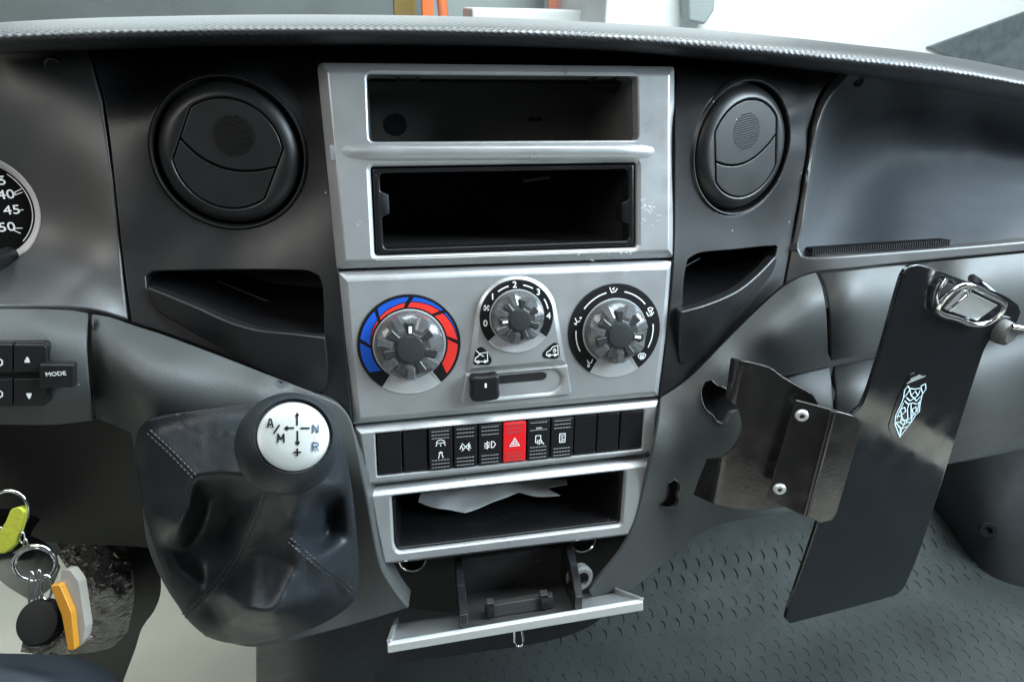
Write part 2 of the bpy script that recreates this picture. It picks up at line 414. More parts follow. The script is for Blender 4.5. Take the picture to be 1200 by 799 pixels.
def skin(name, parent, m, outline, ctrl, holes=(), sp=13, flange=.02, bw=.0018, fn=None, corner=38, smooth=180, step=7, hole_raw=False, disp=None, ang=45, extra=()):
    """moulded panel: outline and holes as seen, depth from a smooth field; its rim is turned back by flange"""
    out = catmull(outline, step, corner=corner); hs = [h if hole_raw else catmull(h, 5) for h in holes]
    f = fn or (lambda x, y, R=RBF(ctrl): W(x, y, R(x, y)))
    xs = [p[0] for p in out]; ys = [p[1] for p in out]; ex = list(extra)
    segs = [(Vector(l[i-1]), Vector(l[i])) for l in [out]+hs for i in range(len(l))]
    A = np.array([s[0][:] for s in segs]); B = np.array([s[1][:] for s in segs]); AB = B-A; L2 = (AB**2).sum(1)+1e-9
    gy = min(ys)+sp*.5; r = 0
    while gy < max(ys):
        gx = min(xs)+sp*(.5 if r % 2 else 0)
        while gx < max(xs):
            if inpoly((gx, gy), out) and not any(inpoly((gx, gy), h) for h in hs):
                q = np.array((gx, gy)); t = np.clip(((q-A)*AB).sum(1)/L2, 0, 1)
                if (((A+AB*t[:, None]-q)**2).sum(1)).min() > (sp*.45)**2: ex.append((gx, gy))
            gx += sp
        gy += sp*.87; r += 1
    V, F = cdt(out, hs, ex)
    bm = bmesh.new(); bv = []
    for x, y in V:
        X = f(x, y)
        if disp: X = X+ray(x, y).normalized()*disp(x, y)
        bv.append(bm.verts.new(X))
    for fc in F:
        try: bm.faces.new([bv[i] for i in fc])
        except ValueError: pass
    for v in [v for v in bm.verts if not v.link_faces]: bm.verts.remove(v)
    bm.normal_update()
    for fc in bm.faces:
        if fc.normal.dot(fc.calc_center_median()-CC) > 0: fc.normal_flip()
    bm.normal_update()
    if flange:
        edges = [e for e in bm.edges if len(e.link_faces) == 1]
        nm = {v: v.normal.copy() for e in edges for v in e.verts}
        r = bmesh.ops.extrude_edge_only(bm, edges=edges)
        newv = [g for g in r['geom'] if isinstance(g, bmesh.types.BMVert)]
        for v in newv:
            src = [e.other_vert(v) for e in v.link_edges if e.other_vert(v) in nm]
            v.co -= nm[src[0]]*flange
        bm.normal_update()
        bmesh.ops.recalc_face_normals(bm, faces=bm.faces)
        bm.normal_update()
        c = sum(fc.calc_area()*(1 if fc.normal.dot(CC-fc.calc_center_median()) > 0 else -1) for fc in bm.faces if len(fc.verts) == 3)
        if c < 0: bmesh.ops.reverse_faces(bm, faces=bm.faces)
    me = bpy.data.meshes.new(name); bm.to_mesh(me); bm.free()
    o = place(name, me, m, parent, 180)
    if flange and bw: bev(o, bw, 3, ang)
    elif flange: me.set_sharp_from_angle(angle=rad(ang))
    return o
def loft(name, rows, m, parent, uvs=False, smooth=180):
    k = len(rows[0]); vs = [p for r in rows for p in r]; fs = []
    for j in range(len(rows)-1):
        for i in range(k-1): fs.append([j*k+i, j*k+i+1, (j+1)*k+i+1, (j+1)*k+i])
    me = bpy.data.meshes.new(name); me.from_pydata([tuple(v) for v in vs], [], fs); me.update()
    if uvs:
        ul = me.uv_layers.new(name='UVMap'); L = np.zeros((len(rows), k)); U = np.zeros((len(rows), k))
        for j in range(1, len(rows)):
            for i in range(k): L[j, i] = L[j-1, i]+(rows[j][i]-rows[j-1][i]).length
        for i in range(1, k): U[:, i] = U[:, i-1]+(rows[len(rows)//2][i]-rows[len(rows)//2][i-1]).length
        for lp in me.loops: ul.data[lp.index].uv = (U[lp.vertex_index//k, lp.vertex_index % k], L[lp.vertex_index//k, lp.vertex_index % k])
    return place(name, me, m, parent, smooth)
def lerp(tab, x):
    if x <= tab[0][0]: return tab[0][1]
    for (a, p), (b, q) in zip(tab, tab[1:]):
        if x <= b: return p+(q-p)*(x-a)/(b-a)
    return tab[-1][1]
def smoothtab(tab):
    xs = np.array([t[0] for t in tab], float); ys = np.array([t[1] for t in tab], float)
    def f(x):
        i = int(np.clip(np.searchsorted(xs, x)-1, 0, len(xs)-2)); h = xs[i+1]-xs[i]; t = (x-xs[i])/h
        m = np.gradient(ys, xs); t2 = t*t; t3 = t2*t
        return float((2*t3-3*t2+1)*ys[i]+(t3-2*t2+t)*h*m[i]+(-2*t3+3*t2)*ys[i+1]+(t3-t2)*h*m[i+1])
    return f
FLOOR_Z = -.66

# ================================================================== setting: hall outside the windscreen, cab floor
def struct(o): o['kind'] = 'structure'; return o
def boxm(name, lo, hi, m, parent=None, bw=0):
    (a, b, c), (d, e, f) = lo, hi
    vs = [(x, y, z) for x in (a, d) for y in (b, e) for z in (c, f)]
    fs = [[0, 1, 3, 2], [4, 6, 7, 5], [0, 4, 5, 1], [2, 3, 7, 6], [0, 2, 6, 4], [1, 5, 7, 3]]
    o = frompy(name, [Vector(v) for v in vs], fs, m, parent, 30)
    if bw: bev(o, bw, 3)
    return o
GZ = -1.42
struct(boxm('ground', (-9, .9, GZ-.1), (12, 9.5, GZ), 'concrete'))
struct(boxm('wall', (-9, 9, GZ), (12, 9.2, 4), 'hall_dark'))
def X_at(px, y): return W(px, 15, y).x
# white van parked ahead
vy = 4.6; xl = X_at(710, vy)
van = thing('parked_van', 'white van parked ahead of the windscreen, blown out by daylight', 'van', (xl+2.2, vy+.9, GZ))
def prism_y(name, pts, y0, y1, m, parent, bw=.03):
    n = len(pts); vs = [Vector((x, y0, z)) for x, z in pts]+[Vector((x, y1, z)) for x, z in pts]
    fs = [list(range(n)), list(range(2*n-1, n-1, -1))]+[[i, (i+1) % n, n+(i+1) % n, n+i] for i in range(n)]
    o = frompy(name, vs, fs, m, parent, 30)
    if bw: bev(o, bw, 3)
    return o
prism_y('body', [(xl, GZ+.25), (xl+5.2, GZ+.25), (xl+5.3, GZ+.9), (xl+5.2, GZ+2.3), (xl+.1, GZ+2.35), (xl, GZ+2.2)], vy, vy+1.8, 'white_paint', van)
def van_pts(l): return [(W(a, b, vy).x, W(a, b, vy).z) for a, b in l]
prism_y('window', van_pts([(1084, 56), (1205, 12), (1290, 0), (1290, 140), (1200, 110)]), vy-.02, vy+.05, 'van_glass', van, .012)
prism_y('door_mirror', van_pts([(794, -40), (829, -40), (826, 12), (815, 29), (796, 25)]), vy-.16, vy-.03, 'hall_grey', van, .02)
for dx in (.9, 4.2):
    fr = Frame((xl+dx, vy-.02, GZ+.34), (0, -1, 0), (0, 0, 1))
    wh = lathe('wheel', fr, (0, 0), [(0, .02), (.2, .02), (.22, .04), (.33, .04), (.34, .0), (.34, -.2), (0, -.2)], 'black', van, 32)
def trestle(pa, pb, y, label):
    a = W(pa, 10, y); b = W(pb, 10, y); cx = (a.x+b.x)/2; t = thing('trestle', label, 'trestle', (cx, y, GZ)); t['group'] = 'orange trestles in the hall'
    boxm('leg', (a.x-.045, y-.03, GZ), (a.x+.045, y+.03, .9), 'orange_paint', t, .008)
    tube('leg', [(b.x+.14, y, GZ+.001), (b.x-.07, y, .88)], .04, 'orange_paint', t, seg=6)
    boxm('crossbar', (a.x+.046, y-.02, .8), (b.x-.02, y+.02, .88), 'orange_paint', t, .005)
trestle(501, 519, 5.6, 'orange steel trestle beside the ochre post in the hall')
trestle(648, 660, 5.9, 'orange steel trestle behind the white bench in the hall')
o = boxm('workbench', (X_at(553, 5.2), 5.2, GZ), (X_at(709, 5.2), 5.7, W(600, 11, 5.2).z), 'hall_white', None, .02)
tag(o, 'white workbench between orange trestles and white van', 'bench')
o = boxm('steel_cabinet', (X_at(500, 6.4), 6.4, GZ), (X_at(720, 6.4), 6.9, .42), 'hall_grey', None, .02); tag(o, 'grey steel cabinet behind the orange trestles', 'cabinet')
o = boxm('gate_post', (X_at(462, 6), 6, GZ), (X_at(488, 6), 6.15, 1.2), 'ochre', None, .01); tag(o, 'ochre painted post beside dark hall wall', 'post')
# windscreen
t = thing('windscreen', 'dusty raked windscreen above the dash pad', 'windscreen', (0, .62, .12))
vs = [Vector((-1.0, .62, .12)), Vector((1.35, .62, .12)), Vector((1.15, -.10, .90)), Vector((-.85, -.10, .90))]
nn = (vs[1]-vs[0]).cross(vs[2]-vs[0]).normalized()*.004
o = frompy('pane', vs+[v+nn for v in vs], [[0, 1, 2, 3], [7, 6, 5, 4], [0, 4, 5, 1], [1, 5, 6, 2], [2, 6, 7, 3], [3, 7, 4, 0]], 'glass', t, 30)

# cab floor
struct(boxm('floor', (-1.0, -.9, FLOOR_Z-.03), (1.3, .62, FLOOR_Z), 'floor_beige'))
struct(boxm('bulkhead', (-1.0, .62, FLOOR_Z-.03), (1.3, .66, .10), 'trim_dark'))
mt = thing('floor_mat', 'dark grey rubber floor mat with embossed tread in passenger footwell', 'mat', (.4, 0, FLOOR_Z))
prof = [(-.55, .004), (.0, .004), (.26, .004), (.33, .012), (.40, .045), (.46, .10), (.50, .17), (.54, .28), (.57, .42)]
pf = catmull(prof, .03, closed=False)
rows = []
for yy, zz in pf:
    r = []
    for i in range(41):
        x = -.20+i*.0345
        r.append(Vector((x, yy, FLOOR_Z+zz+.006*noise.noise((x*5, yy*5, 0)))))
    rows.append(r)
o = loft('sheet', rows, 'rubber', mt); sm = o.modifiers.new('thick', 'SOLIDIFY'); sm.thickness = .004; sm.offset = -1
vs = []; fs = []                                    # embossed crescents of the tread
def matz(y): return FLOOR_Z+lerp(prof, y)
for j in range(32):
    for i in range(48):
        cx = .0+i*.024+(.012 if j % 2 else 0); cy = -.30+j*.0225
        if cx > 1.05 or cy > .42: continue
        k = 6; s = len(vs); dz = (matz(cy+.01)-matz(cy-.01))/.02
        for q in range(k+1):
            t = -1+2*q/k; px_ = cx+.005*(1-t*t); py_ = cy+.0085*t; w = .0015*(1-.75*t*t)
            z = matz(py_)+.006*noise.noise((px_*5, py_*5, 0))
            vs += [Vector((px_-w, py_, z-.0004)), Vector((px_, py_, z+.00042*(1-.6*t*t))), Vector((px_+w, py_, z-.0004))]
        for q in range(k):
            a = s+q*3; fs += [[a, a+3, a+4, a+1], [a+1, a+4, a+5, a+2]]
o = frompy('tread', vs, fs, 'rubber', mt, 60, recalc=False); o['kind'] = 'stuff'
t = thing('kick_panel', 'black moulded side trim at the end of passenger footwell', 'trim', tuple(W(1150, 800, .3)))
KC = [(1075, 560, .45), (1220, 520, .32), (1095, 660, .40), (1112, 740, .34), (1112, 830, .30), (1150, 620, .31), (1220, 660, .25), (1220, 830, .20), (1170, 830, .25), (1135, 700, .30)]
skin('panel', t, 'trim_dark', [(1060, 545), (1130, 540), (1260, 510), (1260, 840), (1112, 840), (1118, 770), (1110, 700), (1092, 640), (1070, 590)], KC, sp=16, flange=.02)
R_ = RBF(KC); frk = Frame(W(1155, 618, R_(1155, 618)), (-.45, -.85, .2), (0, 0, 1))
ringlathe('clip_hole', frk, (0, 0), [(.007, .003), (.0125, .003), (.0125, .012), (.007, .012)], 'black', t, 24)
lathe('clip', frk, (0, 0), [(0, .006), (.0069, .006), (.0069, .004), (0, .004)], 'void', t, 20)

# ================================================================== dashboard
dash = thing('dashboard', 'dark grey moulded van dashboard with round air vents and open storage tray', 'dashboard', (0, .3, FLOOR_Z))
FR = tilt_frame(12, (0, 0, 0))                     # face of the centre console
crest = smoothtab([(-60, 31), (0, 27), (100, 22), (200, 19.5), (300, 18), (450, 18.5), (600, 22), (700, 27), (800, 33), (900, 42), (1000, 53), (1100, 65), (1200, 84), (1270, 100)])
low = smoothtab([(-60, 60), (0, 57), (100, 54), (200, 51), (380, 50), (600, 52), (700, 56), (800, 64), (900, 73), (1000, 83), (1100, 94), (1200, 109), (1270, 122)])
yfr = smoothtab([(-60, -.004), (300, .004), (600, .006), (900, .014), (1270, .03)])
cols = list(range(-60, 1271, 14)); rows = []
crow = [W(x, crest(x), yfr(x)+.060) for x in cols]
for dy, dz in ((.54, -.075), (.3, -.045), (.15, -.023), (.08, -.011), (.04, -.0042), (.015, -.0010)):
    rows.append([c+Vector((0, dy, dz)) for c in crow])
N = 16
for j in range(N+1):
    s = j/N; a = (s-.56)/.56 if s < .56 else (s-.56)/.44; a = max(-.998, min(.99, a))
    yy = .060*(1-math.sqrt(1-a*a))/(1-math.sqrt(1-.998**2)) if s < .56 else .030*(1-math.sqrt(1-a*a))
    rows.append([W(x, crest(x)+(low(x)+3-crest(x))*s, yfr(x)+yy) for x in cols])
rows.append([p+Vector((0, .05, -.004)) for p in rows[-1]])
loft('top_pad', rows, 'pad_skin', dash, uvs=True)

# ---- air vents
def vent(fr, R, flap_rot, label=None):
    v = ringlathe('air_vent', fr, (0, 0), [(R*.988, .0010), (R*1.0, .0018), (R*1.012, .0019), (R*1.03, .0008), (R*1.05, -.0006), (R*1.05, -.004), (R*.988, -.02)], 'charcoal', dash, 96)
    lathe('duct', fr, (0, 0), [(0, -.030), (R*.985, -.030), (R*.984, -.0195), (R*.97, -.0195), (R*.96, -.027), (0, -.027)], 'void', v, 64)
    cs, sn = math.cos(flap_rot), math.sin(flap_rot)
    def rot(p): return (p[0]*cs-p[1]*sn, p[0]*sn+p[1]*cs)
    rf = R*.735; w = R*.635
    circ = [(R*.955*math.cos(2*math.pi*i/96), R*.955*math.sin(2*math.pi*i/96)) for i in range(96)]
    def clipcircle(r, w):
        t0 = math.acos(w/r); pts = []
        for i in range(25): a = t0+(math.pi-2*t0)*i/24; pts.append((r*math.cos(a), r*math.sin(a)))
        for i in range(25): a = math.pi+t0+(math.pi-2*t0)*i/24; pts.append((r*math.cos(a), r*math.sin(a)))
        return pts
    hole = [rot(p) for p in rp(clipcircle(rf, w), [.003 if i in (0, 24, 25, 49) else 0 for i in range(50)], 4)]
    plate('rotor', fr, circ, [hole], [(R*.19, .0040), (R*.15, .0034), (R*.10, .0022), (R*.06, .0006), (R*.03, -.0014), (R*.010, -.0036), (0, -.0060), (0, -.019)], [(.0010, .0040), (.0003, .0036), (0, .0028), (0, -.008)], 'charcoal', v, 60)
    lathe('rotor_back', fr, (0, 0), [(0, -.0085), (R*.93, -.0085), (R*.93, -.0105), (0, -.0105)], 'void', v, 48)
    g = .0007; rin = rf-g; win = w-g
    top = []; bot = []
    def div(x): return -.018*R/.0485*(1-(x/w)**2)*.62+.0015*R/.0485+.004*x/w
    t0 = math.acos(win/rin)
    xs = [win-2*win*i/20 for i in range(21)]
    arc1 = [(rin*math.cos(t0+(math.pi-2*t0)*i/24), rin*math.sin(t0+(math.pi-2*t0)*i/24)) for i in range(25)]
    arc2 = [(rin*math.cos(math.pi+t0+(math.pi-2*t0)*i/24), rin*math.sin(math.pi+t0+(math.pi-2*t0)*i/24)) for i in range(25)]
    up = arc1+[(-x, div(-x)+g*.9) for x in xs]
    lo = arc2+[(x, div(x)-g*.9) for x in xs]
    for poly in (up, lo):
        q = [rot(p) for p in poly]
        f = solid('flap', fr, q, -.006, .0040, 'charcoal', v, .0007, 2)
        if poly is up:
            vs = []; fs = []; rr = R*.27; c0 = (0, R*.27)
            for k in range(15):
                yy = -rr+2*rr*(k+.5)/15; hw = math.sqrt(rr*rr-yy*yy)
                for sgn in (0,):
                    s = len(vs)
                    for (a, b, h) in ((-hw, -.0004, .0039), (hw, -.0004, .0039), (hw, .0004, .0039), (-hw, .0004, .0039), (-hw+.0004, 0, .0051), (hw-.0004, 0, .0051)):
                        vs.append(fr.P(*rot((c0[0]+a, c0[1]+yy+b)), h))
                    fs += [[s, s+1, s+5, s+4], [s+3, s+4, s+5, s+2], [s, s+4, s+3], [s+1, s+2, s+5]]
            frompy('thumb_grip', vs, fs, 'charcoal', f, 30)
    return v
FVL = Frame(W(269, 181, .040), (-.07, -1, .13), (0, .13, 1)); RVL = .0465
FVR = Frame(W(870, 175, .036), (.30, -1, .10), (0, .10, 1)); RVR = .0468
def vent_ring(fr, R, n=72): return [proj(fr.P(R*1.04*math.cos(2*math.pi*i/n), R*1.04*math.sin(2*math.pi*i/n))) for i in range(n)]
def vent_ctrl(fr, R):
    out = []
    for k in (1.0, 1.1):
        for i in range(12):
            X = fr.P(R*k*math.cos(math.pi*i/6), R*k*math.sin(math.pi*i/6)); out.append((*proj(X), X.y))
    return out
vent(FVL, RVL, rad(-26)); vent(FVR, RVR, rad(9))

# ---- instrument surround and gauge
SEAM_L = [(107, 67, .075), (114, 100, .066), (121, 125, .060), (127, 165, .051), (132, 210, .043), (137, 255, .035), (142, 300, .028), (148, 340, .019), (153, 378, .011)]
SEAM_R = [(985, 81, .083), (965, 106, .077), (952, 138, .071), (945, 185, .064), (938, 225, .057), (932, 258, .051), (927, 290, .045), (919, 333, .035)]
CL = [(-125, 46, .09), (60, 42, .092), (-40, 62, .075), (60, 62, .078), *SEAM_L, (80, 361, -.004), (0, 358, -.008), (-40, 358, -.01),
      (0, 160, .062), (60, 140, .062), (60, 230, .058), (70, 290, .045), (60, 325, .022), (20, 330, .024), (100, 250, .047), (-40, 320, .03), (0, 245, .066), (110, 320, .022), (90, 180, .054)]
FG = Frame(W(-29, 248, .058), (.06, -1, .22), (0, .22, 1)); gr = (W(34, 248, .058)-W(-29, 248, .058)).length
ghole = [proj(FG.P(gr*1.17*math.cos(2*math.pi*i/48), gr*1.17*math.sin(2*math.pi*i/48))) for i in range(48)]
ghole = [p for p in ghole]
skin('instrument_surround', dash, 'panel_grey', [(-125, 46), (-20, 44), (60, 42), (99, 42), (112, 95), (119, 120), (131, 210), (141, 300), (151.5, 376), (105, 362), (60, 359), (-20, 358), (-125, 358)], CL+[(-125, 62, .06), (-125, 358, -.01), (-125, 200, .06)], holes=[ghole], hole_raw=True, sp=11)
g = ringlathe('gauge', FG, (0, 0), [(gr*.99, -.010), (gr*1.0, -.0078), (gr*1.16, -.0010), (gr*1.20, -.0012), (gr*1.20, -.012)], 'gauge_white', dash, 72)
lathe('gauge_face', FG, (0, 0), [(0, -.0085), (gr*1.005, -.0085), (gr*1.005, -.0115), (0, -.0115)], 'print_black', g, 64)
kk = gr/63
def gpt(px, py): return FG.px(px, py, -.008)
strokes('scale', FG, [[gpt(4, 207), gpt(1, 211)], [gpt(25, 222), gpt(17, 226), gpt(18, 229), gpt(26, 226)], [gpt(27, 246.5), gpt(21, 247)], [gpt(26, 268), gpt(17, 268), gpt(17, 271), gpt(24, 274)]]+
        [arcpts((0, 0), gr*.95, 40, 135, 24)], .0006, -.0082, 'print_white', g)
for s, p in (('35', (-3, 213)), ('40', (7, 229)), ('45', (14, 247)), ('50', (8, 267))):
    text(FG, s, gpt(*p), .0082, -.0081, 'print_white', g, rot=rad(3), bold=.012, sx=1.25)
tk = lathe('trip_knob', Frame(W(-3, 306, .03), (.1, -1, .15), (0, .15, 1)), (0, 0), [(0, .02), (.003, .0195), (.0052, .017), (.006, .012), (.0055, -.02), (0, -.02)], 'black', dash, 24)

# ---- vent panels with door-less cubbies
VL = vent_ctrl(FVL, RVL)+[*SEAM_L, (150, 96, .074), (195, 80, .078), (101, 42, .088), (250, 42, .092), (250, 68, .080), (330, 68, .074), (330, 42, .086), (371, 42, .080), (371, 74, .060), (374, 130, .042), (381, 200, .033), (388, 260, .023),
      (396, 317, .012), (404, 400, .000), (412, 492, -.014), (200, 392, .009), (300, 430, .000), (386, 467, -.010), (230, 300, .028), (330, 300, .022), (170, 320, .025), (160, 260, .034)]
hole_l = [(172, 338), (171, 324), (180, 318.5), (357, 317.5), (372, 323), (377.5, 336), (379.5, 395), (340, 391.5), (300, 387), (262, 376), (225, 359), (195, 346)]
out_l = [(101, 42), (250, 40), (369, 40), (374, 90), (384, 200), (396.5, 317), (404, 400), (413, 494), (400, 474), (386, 466), (300, 431), (200, 393), (154, 378.5), (143.5, 300), (133.5, 210), (122, 120), (115, 95)]
skin('vent_panel', dash, 'charcoal', out_l, VL, holes=[vent_ring(FVL, RVL), catmull(hole_l, 6)], hole_raw=True, sp=11)
VR = vent_ctrl(FVR, RVR)+[(793, 50, .078), (850, 54, .084), (905, 62, .090), (792, 79, .058), (850, 78, .070), (905, 80, .078), (950, 80, .086), *SEAM_R, (792, 180, .022), (790, 303, .008), (780, 400, -.004), (773, 464, -.012), 
      (850, 396, .010), (890, 358, .024), (810, 440, -.004), (800, 300, .012), (860, 290, .026), (905, 285, .040), (915, 120, .066), (930, 150, .063)]
hole_r = [(799.5, 366), (802, 325), (806, 305), (818, 297.5), (860, 293), (908, 288), (911, 291), (908, 302), (890, 322), (870, 339), (850, 350), (825, 359)]
out_r = [(793, 50), (905, 62), (1004, 70), (964, 106), (951, 138), (944, 185), (937.5, 225), (926, 290), (918, 334), (890, 358.5), (850, 398), (812, 437), (790, 454), (773, 466), (781, 400), (789.5, 305), (791, 180)]
skin('vent_panel', dash, 'charcoal', out_r, VR, holes=[vent_ring(FVR, RVR), catmull(hole_r, 6)], hole_raw=True, sp=11)
def cubby(hole, ctrl, front, off, ridge):
    R = RBF(ctrl); pts = catmull(hole, 6); n = len(pts)
    a = [W(x, y, R(x, y)+.0015) for x, y in pts]; c = sum(a, Vector())/n
    d = Vector((0, .075, .004)); lips = [p+(p-c)*.03 for p in a]
    b = [c+d+(p-c)*.94 for p in a]
    vs = lips+b; fs = [[i, (i+1) % n, n+(i+1) % n, n+i] for i in range(n)]+[list(range(n, 2*n))]
    o = frompy('cubby', vs, fs, 'black', dash, 30); 
    p = [c+(W(x, y, R(x, y))-c)*.9+Vector((0, .045, -.004)) for x, y in ridge]
    tube('floor_edge', [p[0], p[1]], .0012, 'charcoal', o, seg=6)
    RO = RBF(off)
    skin('cubby_front', o, 'charcoal', front, None, fn=lambda x, y: W(x, y, R(x, y)-max(.001, RO(x, y))), sp=10, flange=.007, bw=.0014)
cubby(hole_l, VL, [(172, 336), (195, 345), (225, 358), (262, 375.5), (300, 386.5), (340, 391), (381, 396), (384.5, 420), (384.5, 448), (379, 460), (368, 463), (330, 447), (250, 405), (200, 376), (182, 364), (174, 350)],
      [(172, 336, .004), (262, 376, .011), (340, 391, .012), (381, 396, .010), (384, 440, .003), (368, 463, .0015), (250, 405, .0015), (182, 364, .0015), (300, 410, .011), (360, 440, .009), (220, 375, .008)], [(235, 352), (330, 390)])
cubby(hole_r, VR, [(798, 366), (825, 358.5), (850, 349), (870, 338), (890, 321), (909, 301), (911, 304), (906, 320), (890, 341), (860, 374), (820, 414), (803, 428), (797, 425), (796, 400)],
      [(798, 366, .009), (850, 349, .011), (890, 321, .008), (909, 301, .004), (906, 320, .0015), (860, 374, .0015), (803, 428, .0015), (796, 400, .003), (820, 390, .010), (860, 355, .010)], [(802, 348), (850, 320)])

# ---- open tray on the passenger side
TS = SEAM_R+[(957, 321, .028), (1080, 307, .034), (1260, 290, .052), (1000, 84, .085), (972, 115, .068), (957, 150, .060), (948, 210, .052), (944, 260, .044), (946, 302, .034), (1050, 295, .036), (1260, 278, .05)]
skin('tray_surround', dash, 'panel_grey', [(995, 72), (1010, 74), (986, 100), (969, 122), (957, 155), (948, 210), (941, 262), (936, 290), (940, 300), (952, 302), (1050, 295.5), (1160, 287), (1260, 278), (1260, 290), (1080, 307), (990, 317), (957, 320), (940, 325), (919.5, 334), (927, 292), (939, 225), (945.5, 185), (953, 138), (966, 106)], TS, sp=8, flange=.015, bw=.003)
TI = [(1004, 80, .088), (968, 122, .078), (956, 155, .069), (947, 210, .059), (939, 270, .050), (943, 303, .044), (1050, 298, .045), (1160, 290, .052), (1260, 281, .06), (1100, 95, .080), (1260, 118, .085), (1190, 107, .082),
      (1010, 115, .125), (990, 160, .142), (975, 210, .130), (962, 265, .085), (1060, 130, .165), (1060, 175, .185), (1060, 205, .170), (1060, 235, .132), (1060, 268, .085), (1150, 145, .180), (1150, 185, .190), (1150, 215, .168), (1150, 245, .125), (1150, 270, .085), (1240, 160, .165), (1240, 200, .165), (1240, 240, .12)]
skin('storage_tray', dash, 'tray_grey', [(1012, 74), (986, 98), (967, 122), (955, 155), (946, 210), (938, 265), (934, 293), (940, 304), (1050, 299), (1160, 291), (1260, 282), (1260, 122), (1200, 109), (1100, 95)], TI, sp=10, flange=.01, bw=0)
# ribbed mat strip along the tray lip
vs = []; fs = []
for i in range(60):
    x = 952+i*2.7; p = W(x, 296.5-(x-952)*.066, .041); q = W(x+1.4, 296.5-(x-952)*.066, .041); s = len(vs)
    for pp in (p, q):
        vs += [pp+Vector((0, .012, .001)), pp+Vector((0, 0, .0035)), pp+Vector((0, -.001, -.002))]
    fs += [[s, s+3, s+4, s+1], [s+1, s+4, s+5, s+2], [s, s+1, s+2], [s+3, s+5, s+4]]
frompy('tray_mat', vs, fs, 'black', dash, 30)
for (x, y, R, nrm) in ((62, 78, RBF(CL), (.1, -1, -.1)), (993, 95, None, (.2, -1, -.1))):
    yy = R(x, y) if R else RBF(TI)(x+12, y)
    fr = Frame(W(x+(0 if R else 14), y, yy), nrm, (0, 0, 1))
    ringlathe('screw_hole', fr, (0, 0), [(.0035, .0002), (.0048, .0008), (.0052, -.004), (.0035, -.004)], 'charcoal', dash, 20)
    lathe('screw_recess', fr, (0, 0), [(0, .0004), (.0036, .0004), (.0036, -.003), (0, -.003)], 'void', dash, 20)

# ---- lower dash, driver side, with the trip computer buttons
LE = [(-40, 361, -.010), (50, 362, -.008), (104, 366, -.004), (50, 378, -.026), (-40, 378, -.028), (104, 385, -.020), (50, 400, -.033), (50, 440, -.034), (-40, 440, -.035), (104, 430, -.031), (50, 475, -.033), (60, 490, -.025), (60, 498, -.010), (109, 492, -.012), (-40, 496, -.012), (104, 470, -.027)]
skin('lower_panel', dash, 'dash_grey', [(-60, 361), (30, 361), (80, 362.5), (104, 366), (103, 385), (103, 410), (105, 445), (108, 475), (110, 494), (60, 499), (-60, 498)], LE, sp=9)
FB = Frame(W(40, 440, RBF(LE)(40, 440)), (0.0, -1, .06), (0, .06, 1))
def bpx(l): return FB.pxs(l, .002)
pad_ = solid('button_pad', FB, rp(bpx([(-60, 401), (57, 402), (58, 476), (-60, 477)]), .004), -.004, .0012, 'black', dash, .0008)
for q, pts in enumerate(([(-40, 402.5), (16, 403), (16, 434), (-40, 434)], [(18, 403), (55.5, 403.5), (56, 434.5), (18, 434.5)], [(-40, 443), (16, 443), (16, 475), (-40, 476)], [(18, 443), (56, 442.5), (56.5, 474), (18, 475)])):
    b_ = solid('button', FB, rp(bpx(pts), [0.0005, .0025 if q == 1 else .0005, .0025 if q == 3 else .0005, .0005]), .001, .0042, 'charcoal', pad_, .0009)
    h = .0044
    if q == 1: strokes('arrow_symbol', FB, [[bpx([(32, 422)])[0], bpx([(36, 422)])[0]], [bpx([(33, 420)])[0], bpx([(35.5, 420)])[0]], [bpx([(34, 418)])[0], bpx([(34.6, 418)])[0]]], .0013, h, 'print_white', b_)
    elif q == 3: strokes('arrow_symbol', FB, [[bpx([(34, 460)])[0], bpx([(38, 460)])[0]], [bpx([(35, 462)])[0], bpx([(37.5, 462)])[0]], [bpx([(36, 464)])[0], bpx([(36.6, 464)])[0]]], .0013, h, 'print_white', b_)
    else:
        y0 = 423 if q == 0 else 460
        strokes('headlamp_symbol', FB, [bpx([(-1, y0-4), (2, y0-4), (5, y0-2), (5, y0+2), (2, y0+4), (-1, y0+4), (-1, y0-4)]), bpx([(-3, y0-3), (-8, y0-3)]), bpx([(-3, y0+3), (-8, y0+3)])], .0007, h, 'print_white', b_)
b_ = solid('mode_button', FB, rp(FB.pxs([(47.5, 426), (88, 426.5), (88, 453.5), (47.5, 453)], .005), .0012), .001, .0072, 'charcoal', pad_, .0011)
text(FB, 'MODE', FB.px(65.5, 438.5, .0073), .0036, .0074, 'print_white', b_, bold=.02, sx=1.05)

# ---- moulded body round the gear lever, driver side of the console
BL = [(108, 367, -.002), (153, 379, .003), (200, 394, -.001), (300, 433, -.010), (388, 469, -.020), (414, 497, -.020), (430, 575, -.034), (447, 662, -.044), (478, 708, -.050), (150, 398, -.020), (210, 425, -.028), (300, 458, -.032), (106, 400, -.016),
      (120, 440, -.022), (112, 490, .015), (140, 503, .01), (160, 470, -.036), (145, 450, -.032), (165, 560, .01), (172, 640, .015), (200, 700, -.01), (240, 745, -.035), (300, 757, -.045), (370, 742, -.05), (420, 730, -.048), (290, 600, .0), (220, 560, .0), (250, 640, -.005), (370, 610, -.01), (320, 680, -.02), (408, 560, -.032)]
skin('lever_housing', dash, 'dash_grey', [(106, 367), (130, 371), (154, 379.5), (200, 394.5), (300, 432.5), (386, 468), (400, 476), (413, 496), (429, 575), (446, 662), (462, 690), (480, 713), (420, 731), (370, 744), (300, 759), (240, 747), (200, 700), (172, 640), (163, 560), (152, 508), (130, 498), (112, 492), (107, 445), (105, 400)], BL, sp=10)
